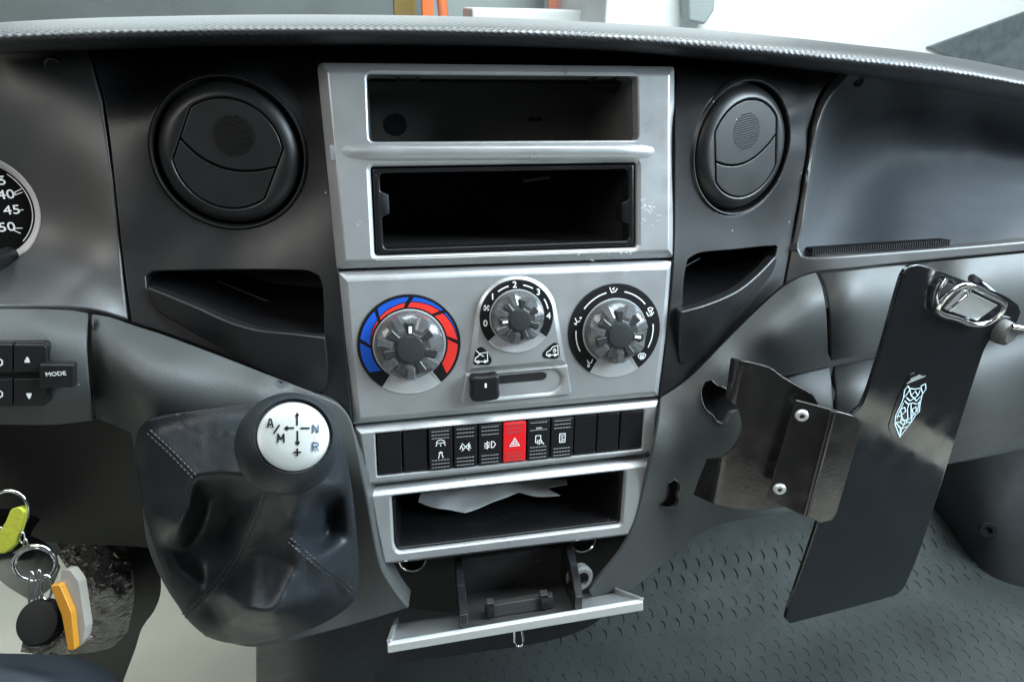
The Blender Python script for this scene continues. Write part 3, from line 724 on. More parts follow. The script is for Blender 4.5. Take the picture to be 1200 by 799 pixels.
skin('knee_panel', dash, 'fob', [(-60, 492), (60, 490), (130, 490), (175, 500), (185, 560), (190, 645), (150, 641), (60, 637), (-60, 628)], [(-60, 492, .03), (130, 490, .03), (185, 560, .06), (190, 645, .10), (60, 637, .10), (-60, 628, .09), (60, 560, .075)], sp=20, flange=.02)

# ---- lower dash, passenger side
BR = [(776, 462, -.010), (800, 448, -.006), (850, 400, .002), (890, 360, .012), (918, 336, .020), (957, 319, .024), (966, 345, .000), (970, 390, .000), (971, 424, .018), (940, 342, .002), (905, 392, -.016), (850, 436, -.022), (935, 395, -.010), (900, 447, .004), (815, 470, -.022), (775, 528, -.036),
      (858, 498, -.014), (800, 518, -.026), (765, 560, -.030), (800, 545, -.018), (850, 530, -.008), (740, 628, -.040), (795, 600, -.024), (742, 690, -.040), (700, 712, -.046), (790, 650, -.026), (830, 617, -.012), (870, 609, -.002), (945, 597, .02), (880, 520, .002), (940, 575, .025), (890, 470, .004), (860, 570, -.008)]
torn_a = [(823, 455), (827, 448), (834, 446), (840, 452), (848, 455), (858, 462), (868, 470), (866, 480), (857, 484), (853, 490), (848, 497), (840, 494), (836, 487), (828, 480), (823, 468)]
torn_b = [(784, 567), (790, 563), (796, 566), (797, 574), (794, 580), (796, 588), (793, 594), (785, 596), (776, 594), (773, 592), (780, 587), (784, 579)]
rb = skin('lower_panel', dash, 'dash_grey', [(774, 466), (790, 456), (812, 439), (850, 400), (890, 360.5), (918, 336), (940, 324), (956, 319.5), (963, 335), (968, 360), (970, 395), (971, 425), (930, 435), (903, 448), (886, 470), (880, 520), (900, 560), (945, 575), (945, 597), (870, 609), (825, 622), (790, 650), (742, 690), (700, 714), (690, 692), (737, 630), (763, 538), (771, 500)], BR, holes=[torn_a, torn_b], sp=9, flange=.003, bw=.0008)
RBR = RBF(BR)
def torn(hole):
    pts = catmull(hole, 5); n = len(pts); vs = []; fs = []
    c = (sum(p[0] for p in pts)/n, sum(p[1] for p in pts)/n)
    for i, (x, y) in enumerate(pts):
        k = 1.07+.05*math.sin(i*1.9); j = .95+.06*math.sin(i*2.7+1)
        for s, dd in ((k, -.0002), (1.03, -.0016), (1.0, .0008), (1.02, .0035)):
            X = (c[0]+(x-c[0])*s, c[1]+(y-c[1])*s); vs.append(W(*X, RBR(*X)+dd))
    for i in range(n):
        for q in range(3): fs.append([i*4+q, ((i+1) % n)*4+q, ((i+1) % n)*4+q+1, i*4+q+1])
    frompy('torn_edge', vs, fs, 'raw_edge', rb, 60)
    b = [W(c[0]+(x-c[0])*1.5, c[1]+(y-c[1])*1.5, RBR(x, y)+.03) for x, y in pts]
    frompy('black_backing', b, [list(range(n))], 'void', rb, None)  # black sheet added behind the tear in place of deep shade
torn(torn_a); torn(torn_b)
skin('glovebox_lid', dash, 'dash_grey', [(958.5, 321), (1080, 308), (1260, 291), (1260, 376), (1150, 393), (1060, 407), (974, 424), (973, 390), (970.5, 360), (965.5, 335)],
     [(958, 321, .034), (1080, 308, .042), (1260, 291, .06), (990, 332, .006), (1120, 320, .014), (1000, 360, -.002), (1120, 350, .006), (1260, 325, .03), (975, 400, .002), (1100, 385, .010), (1260, 355, .032), (974, 424, .02), (1060, 407, .028), (1260, 376, .05)], sp=10)
skin('lower_panel', dash, 'dash_grey', [(885, 474), (905, 452), (935, 439), (973, 429), (975.5, 450), (977, 480), (978, 566), (945, 582), (900, 562)],
     [(885, 474, .03), (973, 429, .042), (920, 480, .022), (975, 480, .016), (978, 566, .05), (945, 582, .05), (890, 540, .03)], sp=10)
skin('glovebox_base', dash, 'dash_grey', [(976, 428.5), (1060, 412), (1150, 398), (1260, 380), (1260, 505), (1200, 522), (1110, 545), (981, 566), (979.5, 480), (978, 450)],
     [(976, 428, .045), (1060, 412, .05), (1150, 398, .055), (1260, 380, .065), (1000, 455, .016), (1120, 432, .022), (1260, 410, .035), (1000, 500, .014), (1150, 470, .026), (1260, 450, .042), (981, 566, .055), (1110, 545, .065), (1200, 522, .08), (1260, 505, .085), (1170, 500, .058)], sp=11)
skin('brow', dash, 'charcoal', [(366, 40), (480, 40), (600, 42), (700, 46), (799, 52), (799, 100), (600, 98), (366, 96)], [(366, 40, .085), (799, 52, .082), (600, 42, .09), (366, 96, .058), (799, 100, .058), (600, 98, .062)], sp=20, flange=.01, bw=0)
# dark sheet added behind all mouldings to keep their seams in shade
skin('dark_backing', dash, 'void', [(-120, 120), (300, 110), (700, 110), (1000, 120), (1260, 150), (1260, 470), (1000, 530), (850, 560), (700, 640), (450, 640), (250, 640), (-120, 480)],
     [(-120, 120, .16), (600, 110, .2), (1260, 150, .3), (1260, 470, .3), (700, 640, .16), (-120, 480, .16), (450, 640, .16), (850, 300, .2), (1100, 300, .3), (300, 300, .16)], sp=40, flange=.02, bw=0)
# pedestal below the ashtray
skin('pedestal', dash, 'trim_dark', [(300, 740), (420, 722), (470, 690), (700, 690), (745, 670), (725, 705), (690, 735), (640, 752), (560, 765), (470, 778), (440, 790), (430, 840), (301, 840), (300, 790)],
     [(300, 740, .02), (470, 690, .05), (700, 690, .06), (690, 735, .11), (560, 765, .12), (440, 790, .10), (301, 840, .06), (430, 840, .1), (380, 770, .045)], sp=14, flange=.06)

# ================================================================== centre console
con = thing('centre_console', 'silver centre console with two empty radio slots, three climate dials and a switch row', 'console', (0, .02, -.2))
def q(l, h=0): return FR.pxs(l, h)
# radio panel
HP = .006
rad_out = rp(q([(371, 74), (790.5, 78.5), (789.5, 302.5), (394.5, 316)]), [.005, .003, .0012, .0012])
slot_a = rp(q([(429.5, 86), (747, 88.5), (748.5, 165), (432.5, 167)], HP), .004)
slot_b = rp(q([(434, 196), (747, 191), (747, 291), (439, 301)], HP), .0025)
rp_ = plate('radio_panel', FR, rad_out, [slot_a, slot_b], [(.0072, HP), (.0062, HP-.0004), (.0012, .0012), (.0003, .0002), (0, -.001), (0, -.010)],
            [[(.0012, HP), (.0004, HP-.0004), (0, HP-.0012), (0, -.004)], [(.0026, HP), (.0020, HP-.0003), (.0004, HP-.0018), (0, HP-.0026), (0, -.008)]], 'silver', con, 18)
def box_slot(name, outl, h0, depth, m, parent, sc=.97, mats=None):
    n = len(outl); c = (sum(p[0] for p in outl)/n, sum(p[1] for p in outl)/n)
    vs = [FR.P(*p, h0) for p in outl]+[FR.P(c[0]+(p[0]-c[0])*sc, c[1]+(p[1]-c[1])*sc, -depth) for p in outl]
    fs = [[i, (i+1) % n, n+(i+1) % n, n+i] for i in range(n)]+[list(range(n, 2*n))]
    return frompy(name, vs, fs, m, parent, 30)
sa = box_slot('storage_slot', offset(slot_a, .0002), .0038, .105, 'slot_grey', rp_)
for cx in (478, 708):                               # clip outlines moulded in the slot roof
    a = FR.px(cx-13, 92, -.01); b = FR.px(cx+13, 92, -.01)
    yb = slot_a[0][1]; top = max(p[1] for p in slot_a)-.0012
    vs = []; fs = []
    for (x0, x1, h0, h1) in ((a[0], a[0]+.0012, -.004, -.020), (b[0]-.0012, b[0], -.004, -.020), (a[0], b[0], -.020, -.0215)):
        s = len(vs)
        for dz in (0, -.0012):
            vs += [FR.P(x0, top+dz, h0), FR.P(x1, top+dz, h0), FR.P(x1, top+dz, h1), FR.P(x0, top+dz, h1)]
        fs += [[s, s+1, s+2, s+3], [s+4, s+5, s+6, s+7], [s, s+1, s+5, s+4], [s+1, s+2, s+6, s+5], [s+2, s+3, s+7, s+6], [s+3, s, s+4, s+7]]
    frompy('clip', vs, fs, 'void', sa, 30)
fb = Frame(FR.P(0, 0, -.1045), FR.n, FR.v)
lathe('cable_hole', fb, fb.px(464, 147), [(0, .0008), (.0085, .0008), (.0085, -.002), (0, -.002)], 'void', sa, 24)
solid('catch', fb, rp([fb.px(620, 138), fb.px(634, 138), fb.px(634, 143), fb.px(620, 143)], .0004), -.001, .003, 'void', sa, 0)
# ridge between the slots
ridge = q([(374.5, 168), (788, 168), (787, 189), (377, 191)], HP)
(ax, ay), (bx_, by), (cx_, cy), (dx_, dy) = ridge
vs = []; fs = []; N = 30; prof = [(1.0, 0), (.82, .0030), (.62, .0042), (.40, .0040), (.15, .0018), (0, 0)]
for i in range(N+1):
    t = i/N; x = ax+.006+(bx_-ax-.012)*t; z1 = ay+(by-ay)*t; z0 = dy+(cy-dy)*t; e = min(1, min(t, 1-t)*N/4)
    for s, h in prof: vs.append(FR.P(x, z0+(z1-z0)*(.5+(s-.5)*(.75+.25*e)), HP-.0006+h*e*e*(3-2*e)))
k = len(prof)
for i in range(N):
    for j in range(k-1): fs.append([i*k+j, (i+1)*k+j, (i+1)*k+j+1, i*k+j+1])
frompy('crossbar', vs, fs, 'silver', rp_, 60)
rs_ = random.Random(3); sc_l = []
for (cx0, cy0, n_s, sp_) in ((755, 242, 16, 9), (757, 262, 6, 12), (438, 246, 7, 8), (690, 296, 5, 14), (420, 262, 3, 5), (730, 297, 4, 8)):
    for _ in range(n_s):
        x0 = cx0+rs_.gauss(0, .5)*sp_; y0 = cy0+rs_.gauss(0, .5)*sp_*.8; a0_ = rs_.uniform(-1, 1)
        sc_l.append(FR.pxs([(x0, y0), (x0+rs_.uniform(1, 5)*math.cos(a0_), y0+rs_.uniform(1, 5)*math.sin(a0_))], HP))
sc_l = [l for l in sc_l if not inpoly(l[0], slot_b) and not inpoly(l[1], slot_b)]
strokes('scuff_marks', FR, sc_l, .00028, HP+.00005, 'print_white', rp_)['kind'] = 'stuff'
# black radio cage in the lower slot with side notches
ob = offset(slot_b, -.0012)
def cage_poly():
    a, b, c, d = q([(445, 204), (738, 199), (739, 283), (450, 293)], HP)
    pts = [a, b]
    def side(p, r, s):                              # notch half way down a side
        P, R = Vector(p), Vector(r); dd = (R-P); n = Vector((s, 0))*.0052
        return [tuple(P+dd*.42), tuple(P+dd*.47+n), tuple(P+dd*.72+n), tuple(P+dd*.77)]
    pts += side(b, c, -1)+[c, d]+side(d, a, 1)
    return rp(pts, [.003, .003, .0006, .0006, .0006, .0006, .003, .003, .0006, .0006, .0006, .0006], 4)
cg = cage_poly()
cage = plate('radio_cage', FR, ob, [cg], [(.0007, .0032), (.0002, .0028), (0, -.006)], [(.0009, .0032), (.0003, .0027), (0, .0015), (0, -.010)], 'black_gloss', con, 40)
inner = rp(q([(441, 200), (742, 196), (742, 287), (446, 297)], HP), .003)
box_slot('radio_bay', offset(inner, -.0002), -.0095, .15, 'void', cage, .99)
bb = FR.px(640, 213, -.02); solid('cable_tie', Frame(FR.P(bb[0], bb[1], -.05), FR.n, FR.v), rp([(-.010, -.0015), (.011, .0008), (.0112, .003), (-.0095, .001)], .0008), -.002, 0, 'slot_grey', cage, 0)
# climate panel
HC = .0045
cl_out = rp(q([(396.5, 319.5), (788.5, 305.5), (781, 395), (771.5, 464.5), (413.5, 497.5), (403, 400)]), [.001, .001, 0, .0012, .0012, 0])
cl = plate('climate_panel', FR, cl_out, [], [(.0060, HC), (.0050, HC-.0004), (.0012, .001), (.0003, .0001), (0, -.001), (0, -.03)], [], 'silver', con, 18)
# raised arch round the fan dial
cF = FR.px(605.5, 372, HC); rF = .0297
bl = FR.px(546, 437, HC); br = FR.px(664, 426, HC); base_l = FR.px(538, 476, HC); base_r = FR.px(671, 463, HC)
arch = [bl]+[(cF[0]+rF*math.sin(rad(a)), cF[1]+rF*math.cos(rad(a))) for a in range(-80, 81, 8)]+[br]
HA = HC+.0032
ar = plate('arch', FR, arch, [], [(.0040, HA), (.0034, HA-.0003), (.0008, HC+.0008), (0, HC-.001)], [], 'silver', cl, 18)
# slider plate with its recess
sp_out = rp([(bl[0]-.0008, bl[1]), (br[0]+.0008, br[1]), base_r, base_l], [.0006, .0006, .004, .004])
track = rp(q([(553, 440), (648, 431.5), (659, 438), (657, 452), (648, 459.5), (553, 468)], HC), [.005, .006, .006, .006, .006, .005])
sl = plate('slider_plate', FR, offset(sp_out, -.0003), [track], [(.0016, HC+.0022), (.0010, HC+.0018), (0, HC-.0005)], [(.0022, HC+.0022), (.0012, HC+.0018), (0, HC+.0001), (0, HC-.0004)], 'silver', cl, 18)
slit = rp(q([(575, 441.5), (636, 436), (641, 438.5), (640, 443), (636, 445.5), (575, 451)], HC), .0015)
solid('slit', FR, slit, HC-.001, HC+.0003, 'void', sl, 0)
kx = FR.px(568, 454, HC+.008)
knob_o = rp([(kx[0]-.0106, kx[1]+.0098), (kx[0], kx[1]+.0085), (kx[0]+.0108, kx[1]+.0098), (kx[0]+.0098, kx[1]), (kx[0]+.0108, kx[1]-.0092), (kx[0], kx[1]-.0100), (kx[0]-.0108, kx[1]-.0092), (kx[0]-.0098, kx[1])], .0048, 6)
sk = solid('slider_knob', FR, knob_o, HC+.0004, HC+.0115, 'black', cl, .0040, 5)
strokes('pointer', FR, [[(kx[0]+.0002, kx[1]+.0012), (kx[0]+.0002, kx[1]+.0034)]], .0014, HC+.0116, 'print_white', sk)
# recirculation symbols
for (c, pts, lines) in (((562.5, 417), [(554, 428), (557, 410), (564, 406), (570, 411), (577, 422), (574, 428)],
                         [[(556.5, 424), (557, 420), (560, 418), (563, 414.5), (571, 413), (571.5, 424), (556.5, 424)], [(558, 411), (563, 416), (567, 418)]]),
                        ((647, 411), [(635, 415), (642, 407), (650, 401), (655, 404), (656, 417), (652, 421), (637, 420)],
                         [[(640, 416), (641, 413), (644.5, 411), (647.5, 407), (653.5, 405), (654, 416), (640, 416.5)], [(648.5, 413), (651.5, 411.5), (650, 409), (648, 411)]])):
    s_ = solid('symbol_pad', FR, rp(FR.pxs(pts, HA), .0022), HA-.001, HA+.0004, 'black', cl, .0002)
    ll = [FR.pxs(l, HA+.0005) for l in lines]
    wx = FR.pxs([(560, 424.5), (568.5, 423.8)] if c[0] < 600 else [(643.5, 416.8), (650.5, 416.2)], HA+.0005)
    for w_ in wx: ll.append(arcpts(w_, .0009, 0, 360, 8))
    strokes('car_symbol', FR, ll, .00062, HA+.0006, 'print_white', s_)

def annulus_seg(name, c, r0f, r1f, a0, a1, h, m, parent, n=14, slant=0):
    vs = []; fs = []
    for i in range(n+1):
        t = i/n
        for k_, rf_ in ((0, r0f), (1, r1f)):
            a = a0+(a1-a0)*t; r = rf_(a); a2 = a+slant*(r-.0285)/.006
            vs.append(FR.P(c[0]+r*math.sin(rad(a2)), c[1]+r*math.cos(rad(a2)), h))
    for i in range(n): fs.append([2*i, 2*i+1, 2*i+3, 2*i+2])
    return frompy(name, vs, fs, m, parent, None, recalc=False)
def dial(c, R, rk, H, hk, gap, pointer, teeth=7, rot0=0):
    d = ringlathe('dial', FR, c, [(rk*1.0, H-.0005), (rk*1.0, H+.0009), (R-.0004, H+.0009), (R, H+.0005), (R, H-.0005)], 'black', cl, 72, rad(-gap), rad(gap))
    # silver lower lip that closes the circle
    ringlathe('dial_lip', FR, c, [(rk*1.0, H-.0005), (rk*1.0, H+.0004), (R*.97, H+.0011), (R*1.0, H+.0006), (R*1.0, H-.0005)], 'silver_trim', d, 24, rad(gap+.6), rad(360-gap-.6))
    for s in (-1, 1):
        a = rad(s*gap); strokes('edge', FR, [[(c[0]+rk*1.03*math.sin(a), c[1]+rk*1.03*math.cos(a)), (c[0]+R*math.sin(a), c[1]+R*math.cos(a))]], .0007, H+.0012, 'silver_trim', d)
    ringlathe('dial_ring', FR, c, [(rk*1.0, H), (rk*1.0, H+.0016), (rk*1.035, H+.0016), (rk*1.05, H+.0008), (rk*1.05, H)], 'silver_trim', d, 72)
    # knob: facetted skirt with sunk windows between the teeth of a dark hub
    kb = thing_knob(c, rk*.985, H, hk, teeth, rot0, d)
    a = rad(pointer); r0, r1 = rk*.50, rk*.66
    return d
def thing_knob(c, R, H, hk, teeth, rot0, parent):
    vs = []; fs = []; n = teeth*4
    prof_t = [(1.0, 0), (1.0, .30), (.97, .46), (.84, .66), (.60, .82), (.44, .86)]     # along a tooth
    prof_w = [(1.0, 0), (1.0, .30), (.98, .58), (.95, .76), (.58, .90), (.44, .82)]     # along a window
    for i in range(n):
        a = rot0+2*math.pi*(i+.5)/n; tooth = (i % 4) in (0, 3) if teeth else True
        pr = prof_t if tooth else prof_w
        for r, h in pr: vs.append(FR.P(c[0]+R*r*math.sin(a), c[1]+R*r*math.cos(a), H+hk*h))
    k_ = len(prof_t)
    me_faces_dark = []
    for i in range(n):
        for j in range(k_-1):
            a = i*k_+j; b = ((i+1) % n)*k_+j; fs.append([a, b, b+1, a+1])
    o = frompy('knob', vs, fs, 'knob_clear', parent, 22)
    # dark toothed hub
    hub = []; m = teeth
    for i in range(m):
        a = rot0+2*math.pi*i/m
        for da, r in ((-.24, .47), (-.20, .80), (.20, .80), (.24, .47)):
            hub.append((c[0]+R*r*math.sin(a+da*2*math.pi/m), c[1]+R*r*math.cos(a+da*2*math.pi/m)))
    hub = [p for p in hub]
    hb = solid('hub', FR, hub, H+hk*.55, H+hk*.93, 'knob_dark', parent, .0012, 2)
    lathe('hub_cap', FR, c, [(0, H+hk*1.035), (R*.28, H+hk*1.03), (R*.38, H+hk*1.005), (R*.40, H+hk*.95), (0, H+hk*.95)], 'knob_dark', parent, 40)
    strokes('pointer', FR, [[(c[0]+R*.50*math.sin(rot0), c[1]+R*.50*math.cos(rot0)), (c[0]+R*.64*math.sin(rot0), c[1]+R*.64*math.cos(rot0))]], R*.09, H+hk*.945, 'print_white', parent)
    return o
# temperature dial
cT = FR.px(480, 404.5, HC+.001); RT = .0352; kT = .0238
dT = dial(cT, RT, kT, HC, .0145, 145, 0, rot0=rad(2))
r_in, r_out = .0262, .0332
def bound(a): return r_in+(r_out-r_in)*max(0, min(1, (a+84)/168))
segs = [(-127, -89), (-84, -47), (-42, -3), (3, 41), (46, 83), (88, 127)]
for a0, a1 in segs:
    if bound(a1) < r_out-.0001 or a0 < 60:
        if bound((a0+a1)/2) < r_out-.0003:
            annulus_seg('cold_mark', cT, lambda a: min(r_out-.0001, bound(a)+(.0003 if bound(a) > r_in else 0)), lambda a: r_out, a0, a1, HC+.00115, 'print_blue', dT, slant=7)
    if bound((a0+a1)/2) > r_in+.0003:
        annulus_seg('hot_mark', cT, lambda a: r_in, lambda a: max(r_in+.0001, bound(a)-(.0003 if bound(a) < r_out else 0)), a0, a1, HC+.00115, 'print_red', dT, slant=7)
# fan dial
cFd = FR.px(605.5, 371.5, HA); RFd = .0262; kF = .0186
dF = dial(cFd, RFd, kF, HA, .0130, 128, 0, rot0=rad(-93))
for s, a in (('0', -98), ('1', -48), ('2', -3), ('3', 43), ('4', 92)):
    r = RFd*.865; text(FR, s, (cFd[0]+r*math.sin(rad(a)), cFd[1]+r*math.cos(rad(a))), .0062, HA+.0012, 'print_white', dF, bold=.025)
fa = (cFd[0]+RFd*.865*math.sin(rad(-70)), cFd[1]+RFd*.865*math.cos(rad(-70)))
strokes('fan_symbol', FR, [[(fa[0]+.0021*math.cos(rad(a)), fa[1]+.0021*math.sin(rad(a))), (fa[0]+.0020*math.cos(rad(a+35)), fa[1]+.0020*math.sin(rad(a+35))), fa] for a in (20, 110, 200, 290)], .0006, HA+.0012, 'print_white', dF)
strokes('scale_mark', FR, [arcpts(cFd, RFd*.865, a, b, 6) for a, b in ((-34, -15), (13, 30), (60, 78))], .0009, HA+.0012, 'print_white', dF)
# air direction dial
cA = FR.px(720.5, 388.5, HC+.001); RA = .0350; kA = .0232
dA = dial(cA, RA, kA, HC, .0145, 148, 0, rot0=rad(100))
strokes('scale_mark', FR, [arcpts(cA, RA*.84, a, b, 8) for a, b in ((-52, -14), (14, 50), (84, 118), (-116, -86))], .0009, HC+.0012, 'print_white', dA)
def seat_person(a, kind):
    r = RA*.84; o = (cA[0]+r*math.sin(rad(a)), cA[1]+r*math.cos(rad(a))); s = .00115
    L = [[(-2.2, 1.8), (-1.2, -.6), (1.2, -.2), (2.4, 1.6)], [(-2.4, 2.6), (-2.2, 2.0)]]
    if kind == 1: L += [[(.6, 2.2), (-.6, 1.6), (.2, 1.0)]]
    if kind == 2: L = [[(-1.8, 1.6), (-.8, -.8), (1.2, -.2)], [(-2.4, -1.6), (-1.2, -2.4), (-1.4, -1.2)], [(1.0, 1.8), (2.2, 2.0), (1.6, 1.0)]]
    if kind == 3: L = [[(-2.6, .4), (-1.2, -2.0), (1.0, -1.6), (2.2, .2)], [(-1.6, 2.8), (0, 3.4), (1.6, 2.8), (1.2, 1.4), (-1.2, 1.4), (-1.6, 2.8)], [(-.6, .2), (-.6, 1.0)], [(.6, .2), (.6, 1.0)], [(1.0, -.4), (.0, -.8)]]
    if kind == 4: L = [[(-2.6, .8), (-1.3, 1.8), (1.3, 1.8), (2.6, .8), (1.8, -1.0), (-1.8, -1.0), (-2.6, .8)], [(-.9, -2.0), (-.9, .8)], [(0, -2.0), (0, .8)], [(.9, -2.0), (.9, .8)]]
    if kind == 5: L = [[(-1.6, 2.0), (-.8, -.2), (1.0, .2), (1.8, 2.2)], [(-1.4, -1.2), (-.4, -2.4)], [(-.4, -1.2), (-.4, -2.4), (-1.4, -2.2)]]
    strokes('airflow_symbol', FR, [[(o[0]+x*s, o[1]+y*s) for x, y in l] for l in L], .00075, HC+.0012, 'print_white', dA)
for a, kd in ((-3, 1), (-71, 2), (66, 3), (134, 4), (-140, 5)): seat_person(a, kd)

# switch panel: eleven keys in a frame
HS = .0040
sw_out = rp(q([(415.5, 501), (772, 468.5), (768, 531), (426.5, 569.5)]), .0012)
sw_in = rp(q([(439.5, 508), (755, 480.5), (752.5, 527), (442, 559)], HS), .0012)
sw = plate('switch_panel', FR, sw_out, [sw_in], [(.0042, HS), (.0036, HS-.0003), (.0006, .0006), (0, -.0008), (0, -.02)], [(.0010, HS), (.0004, HS-.0003), (0, HS-.001), (0, -.012)], 'silver', con, 18)
solid('switch_bay', FR, offset(sw_in, .0002), -.014, -.0115, 'void', sw, 0)
A, B, C_, D_ = q([(440.5, 508.5), (754.5, 481.5), (751.5, 526.5), (442.5, 558)], HS)
def sw_pt(s, t): return ((A[0]+(B[0]-A[0])*s)*(1-t)+(D_[0]+(C_[0]-D_[0])*s)*t, (A[1]+(B[1]-A[1])*s)*(1-t)+(D_[1]+(C_[1]-D_[1])*s)*t)
kinds = ['blank', 'blank', 'lamp', 'asr', 'fog', 'hazard', 'hand', 'list', 'blank', 'blank', 'blank']
SYM = {
 'lamp': [[(-3, 4.6), (-2.2, 6.2), (0, 7), (2.2, 6.2), (3, 4.6), (-3, 4.6)], [(-2.6, 3.6), (-3.2, 2.6)], [(0, 3.6), (0, 2.4)], [(2.6, 3.6), (3.2, 2.6)],
          [(-1.2, -2.6), (0, -1.8), (1.2, -2.6), (-1.2, -2.6)], [(-.8, -3.4), (-1.6, -6.4)], [(.8, -3.4), (1.6, -6.4)]],
 'asr': [[(-4, -1.2), (-3, 1.4), (-2, -1.2)], [(2, -1.2), (2, 1.4), (3.2, 1.0), (2.2, .2), (3.6, -1.2)], [(-2.6, -2.6), (2.6, 2.8)], [(-2.6, 2.8), (2.6, -2.6)]],
 'fog': [[(.8, 2.4), (.8, -2.4), (2.4, -2.0), (3.6, 0), (2.4, 2.0), (.8, 2.4)], [(-.4, 1.6), (-4.0, 1.2)], [(-.4, 0), (-4.2, -.4)], [(-.4, -1.6), (-4.0, -2.0)], [(-2.0, 2.6), (-2.6, .6), (-1.6, -1.0), (-2.2, -3.0)]],
 'hazard': [[(-3.4, -2.6), (0, 3.2), (3.4, -2.6), (-3.4, -2.6)], [(-1.5, -1.4), (0, 1.2), (1.5, -1.4), (-1.5, -1.4)]],
 'hand': [[(-2.2, 3.4), (-2.2, -1.6), (-.6, -1.6)], [(-2.2, 3.4), (1.4, 3.4), (1.4, 0)], [(-.6, .2), (-.6, -3.0)], [(.6, .2), (.6, -3.2)], [(1.6, -.6), (2.6, -1.6), (3.8, -3.4)], [(1.8, 0), (1.8, -2.6)]],
 'list': [[(-2.0, 3.2), (2.0, 3.2), (2.0, -3.2), (-2.0, -3.2), (-2.0, 3.2)], [(-1, 1.6), (1.2, 1.6)], [(-1, .2), (.2, .2)], [(-.2, -1.0), (1.2, -1.2)], [(-1, -2.0), (.4, -2.0)]]}
for i, kd in enumerate(kinds):
    g_ = .0012; s0, s1 = i/11, (i+1)/11
    pts = [sw_pt(s0+g_*2.2, .01), sw_pt(s1-g_*2.2, .01), sw_pt(s1-g_*2.2, .99), sw_pt(s0+g_*2.2, .99)]
    m_ = 'hazard_red' if kd == 'hazard' else 'black_gloss' if kd == 'blank' else 'black'
    hs = HS-.0008+(0 if kd == 'blank' else .0012)
    k_ = solid('switch', FR, rp(pts, .0013, 3), -.011, hs, m_, sw, .0008, 2)
    if kd == 'hazard': k_['label'] = 'red hazard switch'
    c = sw_pt((s0+s1)/2, .5); u_ = (Vector(pts[1])-Vector(pts[0])).normalized(); v_ = (Vector(pts[0])-Vector(pts[3])).normalized()
    if kd == 'blank':
        continue
    dl = []
    for rw in ((.045, .14, .235) if kd != 'lamp' else (.05, .14, .22))+((.77, .86, .95) if kd != 'hand' else (.68, .77, .86, .95)):
        if kd == 'hand' and rw < .2 and rw > .1: continue
        for j in range(6):
            s = s0+(s1-s0)*(.14+.72*(j+.1)/6); s2 = s0+(s1-s0)*(.14+.72*(j+.72)/6)
            if .03 < rw < .97: dl.append([sw_pt(s, .02+rw*.96), sw_pt(s2, .02+rw*.96)])
    strokes('grip_dashes', FR, dl, .00055, hs+.0001, 'print_grey' if kd != 'hazard' else 'raw_edge', k_)
    sc_ = .00105
    strokes('symbol', FR, [[(c[0]+(x*u_.x+y*v_.x)*sc_, c[1]+(x*u_.y+y*v_.y)*sc_) for x, y in l] for l in SYM[kd]], .0006 if kd != 'hazard' else .00055, hs+.0002, 'print_white', k_)
    if kd == 'lamp': strokes('divider', FR, [[sw_pt(s0+(s1-s0)*.1, .5), sw_pt(s0+(s1-s0)*.9, .5)]], .0005, hs+.0002, 'void', k_)
    if kd == 'hand': strokes('indicator', FR, [[sw_pt(s0+(s1-s0)*.4, .2), sw_pt(s0+(s1-s0)*.6, .2)]], .0012, hs+.0002, 'print_grey', k_)
# lower storage pocket
HPk = .0050
pk_out = rp(q([(427.5, 573), (762.5, 537), (755, 592), (737, 627.5), (445, 662.5), (434, 610)]), [.0012, .0012, .002, .002, .0012, 0])
pk_in = rp(q([(459, 582), (733, 552.5), (728.5, 613), (726, 616), (466, 648), (462, 640)], HPk), .003)
pk = plate('storage_pocket', FR, pk_out, [pk_in], [(.0050, HPk), (.0042, HPk-.0004), (.0010, .0008), (0, -.0006), (0, -.02)], [(.0018, HPk), (.0012, HPk-.0003), (.0003, HPk-.0016), (0, HPk-.0024), (0, -.004)], 'silver', con, 18)
in2 = offset(pk_in, -.0022)
ln = plate('pocket_liner', FR, offset(pk_in, .0002), [in2], [(0, .0012), (0, -.003)], [(.0006, .0012), (0, .0004), (0, -.006)], 'black_gloss', pk, 40)
box_slot('pocket_bay', in2, -.0055, .085, 'black_gloss', pk, .93)

# ================================================================== torn paper in the pocket
fl = [p for p in in2]
zf = FR.P(*FR.px(600, 620, 0), -.04)
pp = [(493, 579), (530, 571), (600, 563), (664, 562), (665, 568), (640, 572), (657, 581), (630, 582), (608, 577), (590, 584), (575, 589), (560, 596), (545, 601), (525, 597), (505, 594), (490, 588)]
Ppl = Frame(FR.P(0, 0, 0), FR.v, -FR.n)
by = min(p[1] for p in in2); 
def paperfn(x, y):
    t = (x-490)/175
    # the scrap lies on the pocket floor, its torn front edge curling up
    d = ray(x, y); X0 = FR.P(0, FR.px(600, 634, 0)[1]+.0065, 0); n = FR.v*.97+FR.n*.24
    s = (X0-CC).dot(n)/d.dot(n); return CC+d*s
pr = thing('paper_scrap', 'torn white paper scrap lying in the lower storage pocket', 'paper', tuple(paperfn(575, 585)))
skin('sheet', pr, 'paper', pp, None, fn=paperfn, sp=6, flange=.0004, bw=0, disp=lambda x, y: -.0045*noise.noise((x*.03, y*.07, 0))-.002*noise.noise((x*.09, y*.12, 4)), corner=15)

